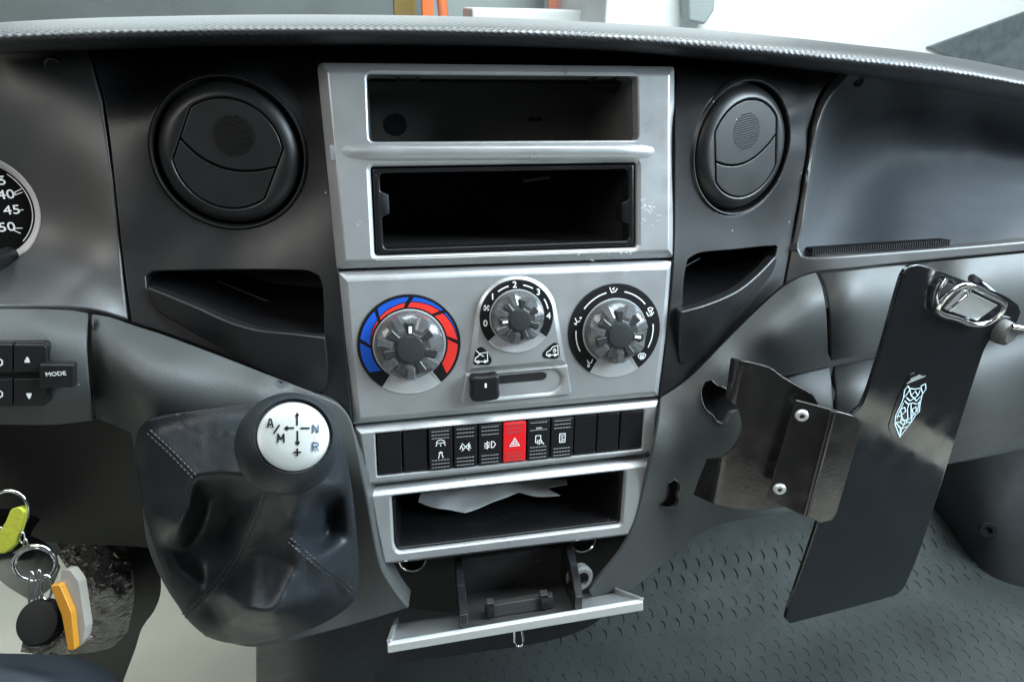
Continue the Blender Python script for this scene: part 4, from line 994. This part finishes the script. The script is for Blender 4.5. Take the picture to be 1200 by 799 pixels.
# ================================================================== gear lever
gl = thing('gear_lever', 'black leather gear lever with round knob and silver shift pattern cap', 'gear lever', tuple(W(300, 745, -.05)))
BV = {}                                             # boot panels: named corners (as seen, with depth) joined by fold lines
rim_in = [(178, 508, -.046), (215, 497, -.049), (250, 490, -.052), (320, 484, -.055), (375, 490, -.054), (392, 520, -.056), (400, 570, -.062), (406, 630, -.068), (408, 680, -.073), (392, 705, -.077), (362, 727, -.078), (325, 740, -.078), (290, 746, -.075), (262, 739, -.073), (245, 732, -.068), (225, 708, -.060), (204, 665, -.052), (190, 632, -.046), (180, 600, -.041), (172, 550, -.037)]
rim_out = [(150, 505, -.034), (165, 484, -.042), (210, 476, -.045), (250, 470, -.046), (310, 462, -.048), (365, 462, -.047), (396, 476, -.048), (408, 510, -.052), (419, 560, -.058), (426, 620, -.063), (430, 680, -.068), (424, 708, -.071), (404, 726, -.074), (372, 743, -.075), (330, 756, -.075), (290, 763, -.073), (255, 760, -.069), (230, 750, -.064), (205, 722, -.054), (182, 674, -.045), (160, 602, -.033), (150, 540, -.031)]
ch = {'E1': [(229, 561, -.088), (252, 558, -.093), (285, 561, -.102), (310, 555, -.110)],
      'lobe': [(229, 561, -.088), (225, 590, -.086), (215, 612, -.084), (203, 622, -.080), (193, 606, -.066)],
      'seam': [(309, 574, -.106), (300, 602, -.092), (284, 640, -.079), (268, 668, -.069), (245, 694, -.062)],
      'mid': [(299, 602, -.095), (322, 598, -.106), (341, 611, -.114)],
      'E2': [(269, 668, -.068), (297, 647, -.078), (320, 632, -.088), (341, 624, -.101)],
      'front': [(267, 700, -.098), (290, 716, -.117), (318, 721, -.122), (358, 708, -.106)],
      'rseam': [(342, 632, -.106), (368, 656, -.098), (392, 678, -.086)]}
loose = [(241, 584, -.042), (234, 612, -.038), (216, 640, -.040), (262, 580, -.052), (264, 622, -.044), (243, 662, -.044), (287, 585, -.074), (330, 585, -.117), (360, 585, -.117), (376, 568, -.110), (338, 540, -.124), (300, 525, -.088), (365, 525, -.100),
         (372, 592, -.066), (385, 602, -.050), (380, 630, -.058), (360, 612, -.094), (349, 662, -.104), (255, 716, -.066), (376, 698, -.094), (385, 545, -.075)]
bp_v = []; bp_e = []
def addp(p):
    for i, r in enumerate(bp_v):
        if abs(r[0]-p[0])+abs(r[1]-p[1]) < .5: return i
    bp_v.append(p); return len(bp_v)-1
ro = [addp(p) for p in rim_out]; ri = [addp(p) for p in rim_in]
bp_e += [(ro[i-1], ro[i]) for i in range(len(ro))]+[(ri[i-1], ri[i]) for i in range(len(ri))]
for c_ in ch.values():
    ii = [addp(p) for p in c_]; bp_e += list(zip(ii, ii[1:]))
for p in loose: addp(p)
cv, _, cf, *_ = delaunay_2d_cdt([Vector(p[:2]) for p in bp_v], bp_e, [], 0, 1e-4)
cz = [min(bp_v, key=lambda r: (r[0]-v.x)**2+(r[1]-v.y)**2)[2] for v in cv]
GX, GY = np.meshgrid(np.arange(146, 434, 2.), np.arange(458, 768, 2.)); GZ_ = np.full(GX.shape, np.nan)
for f in cf:
    (x0, y0), (x1, y1), (x2, y2) = [cv[i][:] for i in f]; det = (y1-y2)*(x0-x2)+(x2-x1)*(y0-y2)
    if abs(det) < 1e-6: continue
    a = ((y1-y2)*(GX-x2)+(x2-x1)*(GY-y2))/det; b = ((y2-y0)*(GX-x2)+(x0-x2)*(GY-y2))/det; c = 1-a-b
    m = (a >= -1e-6) & (b >= -1e-6) & (c >= -1e-6); GZ_[m] = (a*cz[f[0]]+b*cz[f[1]]+c*cz[f[2]])[m]
bad = np.isnan(GZ_); GZ_[bad] = -.04
for _ in range(3):                                  # soft leather: round the folds a little
    for ax in (0, 1):
        pd = np.pad(GZ_, [(2, 2) if ax == 0 else (0, 0), (2, 2) if ax == 1 else (0, 0)], 'edge'); n_ = GZ_.shape[ax]
        GZ_ = sum((pd[k:k+n_] if ax == 0 else pd[:, k:k+n_]) for k in range(5))/5
def RGB(x, y):
    u = min(max((x-146)/2, 0), GX.shape[1]-1.001); v = min(max((y-458)/2, 0), GX.shape[0]-1.001); i, j = int(u), int(v); u -= i; v -= j
    return float((GZ_[j, i]*(1-u)+GZ_[j, i+1]*u)*(1-v)+(GZ_[j+1, i]*(1-u)+GZ_[j+1, i+1]*u)*v)
def seglist(d, a, b):
    a, b = Vector(a), Vector(b); t = max(0, min(1, (d-a).dot(b-a)/(b-a).length_squared)); return (a+(b-a)*t-d).length
FOLDS = [(.0012, 1.3, [(309, 572), (300, 600), (275, 655), (245, 693), (214, 724)]), (.0012, 1.3, [(174, 506), (200, 530), (229, 560)]), (.0012, 1.3, [(338, 632), (370, 660), (414, 694)]), (-.0014, 5, [(309, 572), (300, 600), (275, 655), (245, 693), (214, 724)]), (-.0012, 5, [(174, 506), (200, 530), (229, 560)]), (-.0012, 5, [(338, 632), (370, 660), (414, 694)]),
         (.0014, 3.5, [(250, 700), (262, 712), (268, 732)]), (.0012, 3, [(355, 640), (362, 664), (358, 690)]), (.0012, 3, [(186, 640), (200, 655), (206, 680)]), (.0012, 3, [(328, 596), (352, 604), (366, 592)]), (.0010, 3, [(214, 500), (240, 512), (262, 510)])]
def boot_disp(x, y):
    p = Vector((x, y)); s = 0
    for amp, w, L in FOLDS:
        d = min(seglist(p, L[i], L[i+1]) for i in range(len(L)-1)); s += amp*math.exp(-(d/w)**2)
    return s+.0008*noise.noise((x*.035, y*.035, 3))+.0004*noise.noise((x*.1, y*.1, 5))
bo_out = [(160, 507), (172, 492), (210, 484), (250, 478), (310, 470), (360, 470), (388, 482), (400, 510), (411, 560), (418, 620), (421.5, 680), (416, 702), (400, 718), (370, 735), (330, 748), (290, 755), (258, 752), (236, 742), (213, 718), (190, 670), (168, 600), (158, 540)]
def boot_d(x, y, out=[Vector(p) for p in bo_out]):
    e = min(seglist(Vector((x, y)), out[i-1], out[i]) for i in range(len(out))); return boot_disp(x, y)*min(1, e/22)
bt = skin('boot', gl, 'leather', bo_out, None, fn=lambda x, y: W(x, y, RGB(x, y)), sp=3, flange=.014, bw=.004, disp=boot_d, step=5)
def on_boot(x, y, up=.0): return W(x, y, RGB(x, y))+ray(x, y).normalized()*(boot_d(x, y)-up)
def seam(L, off=0):                                 # a row of thread stitches sunk beside a fold line
    pts = catmull(L, 1.5, closed=False); vs = []; fs = []; n = len(pts)
    def at(i):
        a = Vector(pts[max(0, i-1)]); b = Vector(pts[min(n-1, i+1)]); t = (b-a).normalized(); m = Vector((-t.y, t.x))*off
        return on_boot(pts[i][0]+m.x, pts[i][1]+m.y, .0003)
    i = 0
    while i+3 < n:
        P = [at(i), at(i+1)+(CC-at(i+1)).normalized()*.0006, at(i+2)+(CC-at(i+2)).normalized()*.0006, at(i+3)]
        d = (P[3]-P[0]).normalized(); w = d.cross(CF).normalized()*.0005; st = len(vs)
        for p in P: vs.extend([p-w, p-CF*.0005, p+w])
        for k in range(3):
            for q_ in range(2): fs.append([st+k*3+q_, st+k*3+q_+1, st+k*3+q_+4, st+k*3+q_+3])
        i += 4
    frompy('stitching', vs, fs, 'stitch', bt, 60, recalc=False)['kind'] = 'stuff'
for L_ in ([(174, 506), (200, 530), (229, 560)], [(338, 632), (370, 660), (414, 694)], [(309, 574), (300, 602), (275, 656), (245, 694), (214, 723)]):
    seam(L_, -2.6); seam(L_, 2.6)
ko = Dp(338.5, 520, .362); ax_ = (-ray(338.5, 520).normalized()*.945+CR*.16+CU*.235).normalized()
FK = Frame(ko, ax_, CU); rk = 59.5*.362/FPX
pr_ = []
for i in range(26):
    t = rad(46+(180-46-32)*i/25); pr_.append((rk*math.sin(t), rk*math.cos(t)))
pr_ = [(0, rk*.60), (rk*.70, rk*.60), (rk*.715, rk*.68)]+pr_+[(rk*.50, -rk*.98), (rk*.44, -rk*1.25), (rk*.42, -rk*1.7), (0, -rk*1.7)]
kn = lathe('knob', FK, (0, 0), pr_, 'leather', gl, 64, 50)
hc = rk*.695; cp = lathe('cap', FK, (0, 0), [(0, hc+.0012), (rk*.3, hc+.0010), (rk*.58, hc+.0002), (rk*.66, hc-.0012), (rk*.66, hc-.003), (0, hc-.003)], 'cap_silver', kn, 64)
def kp(x, y): return FK.px(x, y, hc+.0009)
GLY = {'A': [[(-.5, -.7), (-.12, .7), (.12, .7), (.5, -.7)], [(-.32, -.2), (.32, -.2)]], 'M': [[(-.55, -.7), (-.5, .7), (0, -.2), (.5, .7), (.55, -.7)]],
       'N': [[(-.48, -.7), (-.48, .7), (.48, -.7), (.48, .7)]], 'R': [[(-.45, -.7), (-.45, .7), (.25, .7), (.48, .5), (.48, .2), (.25, -.02), (-.45, -.02)], [(.05, -.02), (.5, -.7)]]}
for ch, p, sz in (('A', (316.5, 496.5), 6.6), ('M', (329, 514), 6.6), ('N', (369.5, 503), 6.4), ('R', (369.5, 524), 6.8)):
    strokes('letter', FK, [[kp(p[0]+x*sz, p[1]-y*sz) for x, y in l] for l in GLY[ch]], .00078, hc+.0014, 'print_slate' if ch in 'NR' else 'print_black', cp)
strokes('shift_pattern', FK, [[kp(321, 508), kp(327, 499)], [kp(344, 502), kp(334, 502.3)], [kp(336.5, 500.6), kp(334, 502.3), kp(336.5, 504)], [kp(352.5, 502.3), kp(362, 502.3)], [kp(348, 498.5), kp(348, 485)], [kp(346.6, 487.5), kp(348, 485), kp(349.6, 487.5)],
        [kp(348.3, 506), kp(348.5, 521)], [kp(346.7, 518.5), kp(348.5, 521.5), kp(350.3, 518.5)], [kp(344.3, 530.5), kp(352.2, 530.5)], [kp(348.2, 526.5), kp(348.2, 534.5)]], .00082, hc+.0014, 'print_black', cp)
strokes('reverse_mark', FK, [[kp(369.5, 510.5), kp(369.5, 516.5)], [kp(345, 477), kp(350, 477)]], .0004, hc+.0014, 'print_grey', cp)

# ================================================================== ashtray pulled out below the pocket, power sockets behind it
bay = skin('ashtray_bay', con, 'void', [(440, 650), (560, 632), (690, 622), (740, 620), (738, 660), (720, 690), (690, 712), (560, 720), (470, 712), (452, 690)], [(440, 650, -.012), (740, 620, -.012), (720, 690, .0), (560, 720, .015), (560, 660, .01), (452, 690, 0)], sp=14, flange=.01, bw=0)
def socket(px, py, y, r, nrm, m):
    fr = Frame(W(px, py, y), nrm, (0, .2, 1))
    o = ringlathe('power_socket', fr, (0, 0), [(r*.86, -.006), (r*.86, .0010), (r*.93, .0018), (r, .0010), (r, -.010)], m, bay, 40)
    lathe('socket_barrel', fr, (0, 0), [(0, -.0095), (r*.99, -.0095), (r*.99, -.0105), (0, -.0105)], 'void', o, 32)
socket(484, 655, -.022, .0108, (0, -1, .25), 'chrome'); socket(683, 633, -.022, .0108, (0, -1, .25), 'chrome')
at = thing('ashtray', 'black pull-out ashtray with silver lid edge hanging open under the pocket', 'ashtray', tuple(W(600, 745, -.07)))
def hexa(name, bot, top, m, bw=.0008):              # eight-cornered solid from two quads
    vs = list(bot)+list(top); o = frompy(name, vs, [[3, 2, 1, 0], [4, 5, 6, 7]]+[[i, (i+1) % 4, 4+(i+1) % 4, 4+i] for i in range(4)], m, at, 30)
    if bw: bev(o, bw, 2)
    return o
yb_, yf_ = -.030, -.085
lidq = [W(465, 733, yb_), W(713, 694, yb_), W(752, 706, yf_), W(456, 756, yf_)]
up3 = Vector((0, 0, .0022))
lid = hexa('lid', lidq, [p+up3 for p in lidq], 'silver', .0006)
fq = [W(454, 754.5, yf_-.0005), W(753, 704, yf_-.0005), W(753.5, 714, yf_-.0005), W(454.5, 764, yf_-.0005)]
hexa('lid_edge', [p+Vector((0, .0025, 0)) for p in fq], [p+Vector((0, -.0015, 0)) for p in fq], 'silver_trim', .0009)
for a, b in (((456, 754), (465, 730)), ((752, 705), (712, 692))):
    A_, B_ = W(*a, yf_), W(*b, yb_); w_ = Vector((.0016, 0, 0)); hgt = Vector((0, 0, .006))
    hexa('lid_side', [A_-w_, A_+w_, B_+w_, B_-w_], [A_-w_+hgt*.6, A_+w_+hgt*.6, B_+w_+hgt, B_-w_+hgt], 'silver', .0006)
fl_, fr__ = W(539, 741, yf_+.002), W(682, 718, yf_+.002); bl_, brr = W(533, 700, yb_+.015), W(664, 680, yb_+.015)
th = Vector((0, 0, .003))
hexa('tray_floor', [fl_, fr__, brr, bl_], [p+th for p in (fl_, fr__, brr, bl_)], 'ash', .0006)
def wall(p, q_, hp, hq, s):
    w_ = Vector((.0060*s, 0, 0)); v0 = Vector((0, 0, .003))
    pts = []; n = 10
    for i in range(n+1):
        t = i/n; X = p+(q_-p)*t; hh = hp+(hq-hp)*math.sin(t*math.pi/2)
        pts.append((X, hh))
    vs = []; fs = []
    for X, hh in pts: vs += [X+v0*.2, X+w_+v0*.2, X+w_+Vector((0, 0, hh)), X+Vector((0, 0, hh))]
    for i in range(n):
        for j in range(4): fs.append([i*4+j, (i+1)*4+j, (i+1)*4+(j+1) % 4, i*4+(j+1) % 4])
    fs += [[0, 1, 2, 3], [n*4+3, n*4+2, n*4+1, n*4]]
    o = frompy('tray_wall', vs, fs, 'black_gloss', at, 30); bev(o, .0007, 2)
wall(fl_, bl_, .016, .043, 1); wall(fr__, brr, .016, .045, -1)
bk = Vector((0, .002, 0)); hh = Vector((0, 0, .040))
hexa('tray_back', [bl_-bk, brr-bk, brr+bk, bl_+bk], [bl_-bk+hh, brr-bk+hh, brr+bk+hh, bl_+bk+hh], 'ash', .0006)
p0, p1, p2, p3 = W(568, 726, yf_+.012), W(648, 713, yf_+.012), W(646, 706, yf_+.026), W(568, 719, yf_+.026)
sn_ = hexa('snuffer', [p0, p1, p2, p3], [p0+Vector((0, .003, .010)), p1+Vector((0, .003, .010)), p2+Vector((0, 0, .012)), p3+Vector((0, 0, .012))], 'ash', .0012)
for a in (571, 634):
    s0, s1 = W(a, 725.5-(a-568)*.16, yf_+.010), W(a+9, 724-(a-568)*.16, yf_+.010)
    hexa('snuffer_tab', [s0, s1, s1+Vector((0, .006, 0)), s0+Vector((0, .006, 0))], [s0+Vector((0, .003, .011)), s1+Vector((0, .003, .011)), s1+Vector((0, .008, .012)), s0+Vector((0, .008, .012))], 'black_gloss', .0006)
rg = Frame(W(680, 677, -.050), (.25, -1, .2), (0, .2, 1))
ringlathe('pivot_ring', rg, (0, 0), [(.0060, -.004), (.0060, .003), (.0085, .003), (.0105, .0015), (.0105, -.004)], 'slot_grey', at, 32)
tube('spring_clip', [W(x, y, yf_+.004) for x, y in ((603, 736), (603, 752), (605, 756.5), (609, 757.5), (612.5, 755.5), (613.5, 750), (611, 736))], .0009, 'chrome', at, seg=6)

# ================================================================== tablet holder on a steel bracket
th_ = thing('tablet_holder', 'glossy black tablet holder plate on a bent steel bracket with chrome clamp', 'holder', tuple(W(860, 590, -.035)))
# bent bracket: left tab against the dash, face rising toward the plate
MB_ = plane3(W(870, 424, -.046), W(838, 590, -.048), W(955, 470, -.066))
def bracket_fn(x, y):
    a, b = Vector((871, 415)), Vector((836, 600)); t = (b-a).normalized(); e = (Vector((x, y))-a).dot(Vector((t.y, -t.x)))
    e = -e if t.y*-1 > 0 else -e
    k = max(0., e+4); return MB_(x, y)+ray(x, y).normalized()*(.00004*k*k if k < 14 else .00004*196+.00112*(k-14))
skin('bracket', th_, 'steel_dark', [(856, 419.5), (861, 421), (902, 431.5), (917, 442), (953, 463), (959, 474), (952, 540), (925, 594), (890, 597.5), (860, 596.5), (835, 590), (812, 580), (820, 558), (828, 538), (845, 536.5), (859, 526), (867.5, 510), (868.5, 496), (864.5, 480), (857, 471.5), (849.5, 467.5)], None, fn=bracket_fn, sp=5, flange=.0022, bw=.0005, corner=30)
FH = Frame(W(930, 530, -.0735), (-.42, -1, .12), (0, .12, 1))
hf = plane3(W(932, 470, -.071), W(899, 585, -.073), W(976, 481, -.081)); hf2 = plane3(W(976, 481, -.081), W(943, 604, -.083), W(1005, 495, -.083))
hout = [(932.5, 469.5), (950, 474), (974, 480.5), (968, 505), (944, 602), (938, 603), (899, 585), (912, 540)]
skin('hinge_leaf', th_, 'steel_dark', hout, None, fn=hf, sp=8, flange=.002, bw=.0005, corner=30)
skin('hinge_leaf', th_, 'steel_dark', [(978.5, 482), (998, 487), (1006, 492), (1008, 500), (980.5, 602), (975, 610), (962, 613), (948, 607), (944.5, 603), (969, 505)], None, fn=hf2, sp=8, flange=.002, bw=.0005, corner=35)
tube('hinge_knuckle', [hf(976, 481.5), hf(944, 603.5)], .0024, 'steel_dark', th_, seg=12)
for x, y in ((939.5, 487), (913.5, 573)):
    n_ = (hf(x+20, y)-hf(x, y)).cross(hf(x, y+20)-hf(x, y)).normalized()
    if n_.dot(CC-hf(x, y)) < 0: n_ = -n_
    fr = Frame(hf(x, y), n_, (0, 0, 1))
    ringlathe('screw', fr, (0, 0), [(.0017, .0004), (.0018, .0022), (.0034, .0020), (.0046, .0006), (.0046, 0), (.0017, 0)], 'silver_trim', th_, 28)
    lathe('screw_socket', fr, (0, 0), [(0, .0009), (.0018, .0009), (.0018, .0001), (0, .0001)], 'steel_dark', th_, 6)
pl_ = plane3(W(1079, 312, -.078), W(924, 728, -.072), W(1148, 427, -.058))
pn = (pl_(1100, 400)-pl_(1000, 400)).cross(pl_(1000, 500)-pl_(1000, 400)).normalized()
if pn.dot(CC-pl_(1000, 400)) < 0: pn = -pn
PO = [(1062, 317), (1069, 312), (1079, 311), (1130, 329), (1178, 347), (1194, 358), (1197, 366), (1190, 384), (1168, 390), (1157, 404), (1148, 427), (1117, 524), (1080, 640), (1066, 675), (1057, 692), (1046, 699), (926, 731), (921, 726), (923, 716), (958, 614), (985, 520), (999, 486), (1009, 477), (1016, 462), (1022, 445), (1036, 400), (1056, 329)]
pt_ = skin('plate', th_, 'plate_black', PO, None, fn=pl_, sp=12, flange=.003, bw=.0008, corner=34, step=5)
FP = Frame(pl_(1066, 480), pn, CU)
def ez(l, h=.0016): return [FP.px(1030+x/8, 420+y/8, h) for x, y in l]
em_out = ez([(265, 240), (300, 170), (350, 148), (410, 155), (440, 180), (452, 240), (440, 400), (415, 480), (330, 620), (240, 745), (190, 768), (145, 755), (118, 700), (105, 640), (130, 560), (190, 380)])
def onplate(x, y, up): return pl_(x, y)+ray(x, y).normalized()*(.0012*noise.noise((x*.006, y*.006, 9)))+pn*up
class PF:                                           # frame that follows the plate
    def P(s, a, b, h=0): return FP.P(a, b, h)
emb = solid('emblem', FP, rp(em_out, .001), .0001, .0004, 'plate_black', th_, 0)
LN = [[(270, 260), (240, 300), (230, 370), (260, 340), (290, 290), (270, 260)], [(395, 260), (435, 240), (440, 290), (410, 330), (395, 290), (395, 260)], [(295, 285), (340, 290), (390, 280)], [(230, 370), (215, 410), (155, 540), (150, 620), (195, 738), (300, 600), (345, 530), (378, 500), (385, 430), (405, 340)],
      [(290, 300), (300, 350), (340, 310), (365, 350), (385, 300)], [(300, 350), (330, 375), (365, 350)], [(260, 370), (290, 400), (330, 375), (350, 400), (390, 360)], [(240, 400), (270, 430), (320, 420), (350, 430), (385, 410)],
      [(200, 480), (240, 460), (250, 500), (210, 530), (200, 480)], [(310, 480), (345, 455), (350, 500), (320, 520), (310, 480)], [(280, 430), (265, 480), (270, 560), (240, 590), (215, 560)], [(300, 430), (300, 500), (300, 560), (262, 580)],
      [(165, 545), (215, 540), (200, 600), (160, 600)], [(300, 540), (340, 525)], [(200, 600), (230, 625), (265, 600), (250, 580), (210, 585), (200, 600)], [(160, 610), (200, 650), (195, 735)], [(230, 625), (215, 660), (195, 735)], [(265, 600), (300, 600)], [(215, 660), (260, 640)], [(170, 560), (190, 500), (230, 420)], [(360, 500), (370, 440), (380, 400)], [(320, 520), (300, 590)], [(180, 640), (215, 660)], [(240, 590), (232, 625)]]
strokes('emblem_lines', FP, [ez(l, .0008) for l in LN], .00085, .0008, 'emblem_print', emb)
strokes('emblem_corner', FP, [ez([(265, 235), (430, 168)], .0008), ez([(290, 215), (400, 165)], .0008), ez([(300, 195), (380, 160)], .0008)], .0011, .0008, 'print_grey', emb)
# chrome clamp at the plate's head
cp4 = [(1096, 350), (1113, 329), (1160, 352), (1150, 375), (1137, 378), (1093, 362)]
def cpt(x, y, up): return pl_(x, y)+pn*up
tube('clamp', catmull([tuple(cpt(x, y, u)) for x, y, u in ((1093, 362, .004), (1098, 345, .006), (1106, 331, .010), (1114, 326, .012), (1140, 338, .012), (1160, 350, .011), (1159, 358, .010), (1150, 374, .006), (1136, 378, .004), (1115, 371, .004))], .004, closed=True, corner=80), .0019, 'chrome', th_, closed=True, seg=8)
cw = [cpt(*p) for p in ((1103, 361, .0035), (1117, 334, .0100), (1155, 352, .0095), (1140, 374, .0035))]
hexo = frompy('clamp_jaw', cw+[p-pn*.0025 for p in cw], [[0, 1, 2, 3], [7, 6, 5, 4]]+[[i, (i+1) % 4, 4+(i+1) % 4, 4+i] for i in range(4)], 'silver_trim', th_, 30); bev(hexo, .0007, 2)
tube('clamp_wire', catmull([tuple(cpt(x, y, u)) for x, y, u in ((1116, 329, .012), (1119, 336, .011), (1110, 348, .009), (1103, 360, .006))], .003, closed=False), .0013, 'chrome', th_, seg=8)
tube('clamp_wire', catmull([tuple(cpt(x, y, u)) for x, y, u in ((1104, 326, .003), (1095, 336, .004), (1092, 348, .004), (1095, 358, .004))], .003, closed=False), .0012, 'chrome', th_, seg=8)
fw = Frame(cpt(1172, 388, -.001), pn, CU)
lathe('clamp_foot', fw, (0, 0), [(0, .010), (.006, .010), (.0085, .008), (.0092, .003), (.0092, -.006), (0, -.006)], 'slot_grey', th_, 28)
tube('wing_nut', catmull([tuple(cpt(x, y, u)) for x, y, u in ((1172, 377, .009), (1180, 377, .012), (1187, 380, .012), (1196, 381, .010))], .002, closed=False), [.0014, .0016, .0022, .0018, .0016, .0022, .0018, .0012][:8] if False else .0020, 'chrome', th_, seg=8)
tube('arm', catmull([tuple(cpt(x, y, u)) for x, y, u in ((1148, 338, -.004), (1158, 334, -.012), (1168, 340, -.014), (1176, 352, -.006))], .004, closed=False), .003, 'black_gloss', th_, seg=8)

# ================================================================== keys, steering column, pedal, seat
kb_ = thing('key_bunch', 'bunch of keys on split rings with yellow and orange tags', 'keys', tuple(Dp(45, 755, .40)))
def ring_px(name, cx, cy, rx, ry, s, r, tiltf, parent, m='chrome'):
    P = []
    for i in range(40):
        a = 2*math.pi*i/40; P.append(Dp(cx+rx*math.cos(a), cy+ry*math.sin(a), s+tiltf*math.sin(a)))
    return tube(name, P, r, m, parent, closed=True, seg=8)
ring_px('split_ring', 10, 598, 23, 23, .402, .0010, .004, kb_); ring_px('split_ring', 41, 660, 25, 20.5, .40, .0011, .008, kb_); ring_px('split_ring', 41.5, 661.5, 24, 19.5, .402, .0009, .008, kb_)
for i, (x, y) in enumerate(((22, 622), (26, 630), (30, 638))): ring_px('chain_link', x, y, 3.0 if i % 2 else 2.0, 6, .40, .0006, .001, kb_)
ring_px('loop', 37, 692, 3.5, 22, .398, .0006, .0, kb_); ring_px('loop', 46, 690, 2.5, 22, .40, .0006, 0, kb_); ring_px('loop', 54, 688, 7, 14, .396, .0008, 0, kb_)
def slab_px(name, pts, s, th, m, parent, bw=.0008, r=3.0, tx=0, ty=0):
    p = rp(pts, r); n = len(p); f = lambda x, y: Dp(x, y, s+tx*(x-50)/1000+ty*(y-700)/1000)
    vs = [f(x, y) for x, y in p]+[f(x, y)+CF*th for x, y in p]
    o = frompy(name, vs, [list(range(n)), list(range(2*n-1, n-1, -1))]+[[i, (i+1) % n, n+(i+1) % n, n+i] for i in range(n)], m, parent, 30); bev(o, bw, 2); return o
ff = Frame(Dp(47, 729, .395), (CU*.25-CF), CU)
lathe('key_fob', ff, (0, 0), [(0, .0035), (.009, .0035), (.0115, .0030), (.0126, .0012), (.0126, -.004), (.011, -.006), (0, -.006)], 'fob', kb_, 40)
slab_px('yellow_tag', [(12, 597), (22, 594), (28, 600), (22, 622), (15, 640), (6, 649), (-14, 649), (-10, 636), (6, 612)], .398, .005, 'yellow', kb_, .0012)
slab_px('orange_tag', [(58, 686), (70, 685), (84, 718), (88, 762), (79, 763), (72, 722)], .386, .006, 'orange', kb_)
slab_px('tag_case', [(72, 668), (82, 668), (92, 682), (100, 735), (97, 752), (89, 761), (84, 716), (70, 684)], .390, .007, 'tag_clear', kb_)
slab_px('key_blade', [(84, 742), (98, 742), (110, 746), (108, 751), (92, 750)], .394, .0015, 'chrome', kb_, .0003, 1)
t = thing('steering_column', 'black steering column shroud behind the hanging keys', 'column', tuple(Dp(-10, 690, .5)))
skin('shroud', t, 'black_gloss', [(-90, 600), (-20, 622), (35, 626), (62, 642), (72, 665), (60, 690), (35, 705), (10, 690), (-20, 668), (-90, 660)], [(-90, 600, .0), (35, 626, .02), (72, 665, .05), (35, 705, .05), (-20, 668, .02), (20, 655, -.02), (-90, 640, -.05)], sp=10, flange=.05, bw=.004)
t = thing('wrapped_pedal', 'black pedal arm wrapped in crumpled clear plastic film', 'pedal', tuple(W(120, 790, .2)))
PW = [(100, 640, .14), (185, 640, .16), (190, 720, .18), (140, 800, .16), (100, 800, .14), (95, 700, .12), (130, 700, .09), (150, 660, .11), (60, 780, .12)]
skin('arm', t, 'black', [(60, 628), (120, 622), (170, 630), (184, 650), (190, 690), (182, 715), (168, 735), (160, 760), (145, 800), (135, 830), (40, 830), (70, 780), (100, 740), (90, 690)], PW, sp=10, flange=.04, bw=.004)
RW = RBF(PW)
skin('film', t, 'film', [(68, 650), (90, 632), (130, 630), (150, 645), (158, 690), (150, 740), (128, 760), (60, 768), (24, 764), (28, 745), (70, 735), (98, 720), (92, 690)], None, fn=lambda x, y: W(x, y, RW(x, y)-.012), sp=5, flange=.001, bw=0, disp=lambda x, y: .012*abs(noise.noise((x*.045, y*.045, 1)))+.006*abs(noise.noise((x*.10, y*.10, 4))))
t = thing('seat_cushion', 'dark blue fabric seat edge below the keys', 'seat', tuple(W(30, 840, -.15)))
skin('cushion', t, 'denim', [(-80, 762), (0, 765), (40, 766), (90, 770), (118, 780), (140, 800), (150, 840), (-80, 840)], [(-80, 762, -.08), (40, 766, -.08), (118, 782, -.08), (145, 835, -.12), (-80, 840, -.2), (40, 800, -.14), (40, 840, -.2)], sp=9, flange=.03, bw=.006, disp=lambda x, y: .006*noise.noise((x*.03, y*.05, 2)))
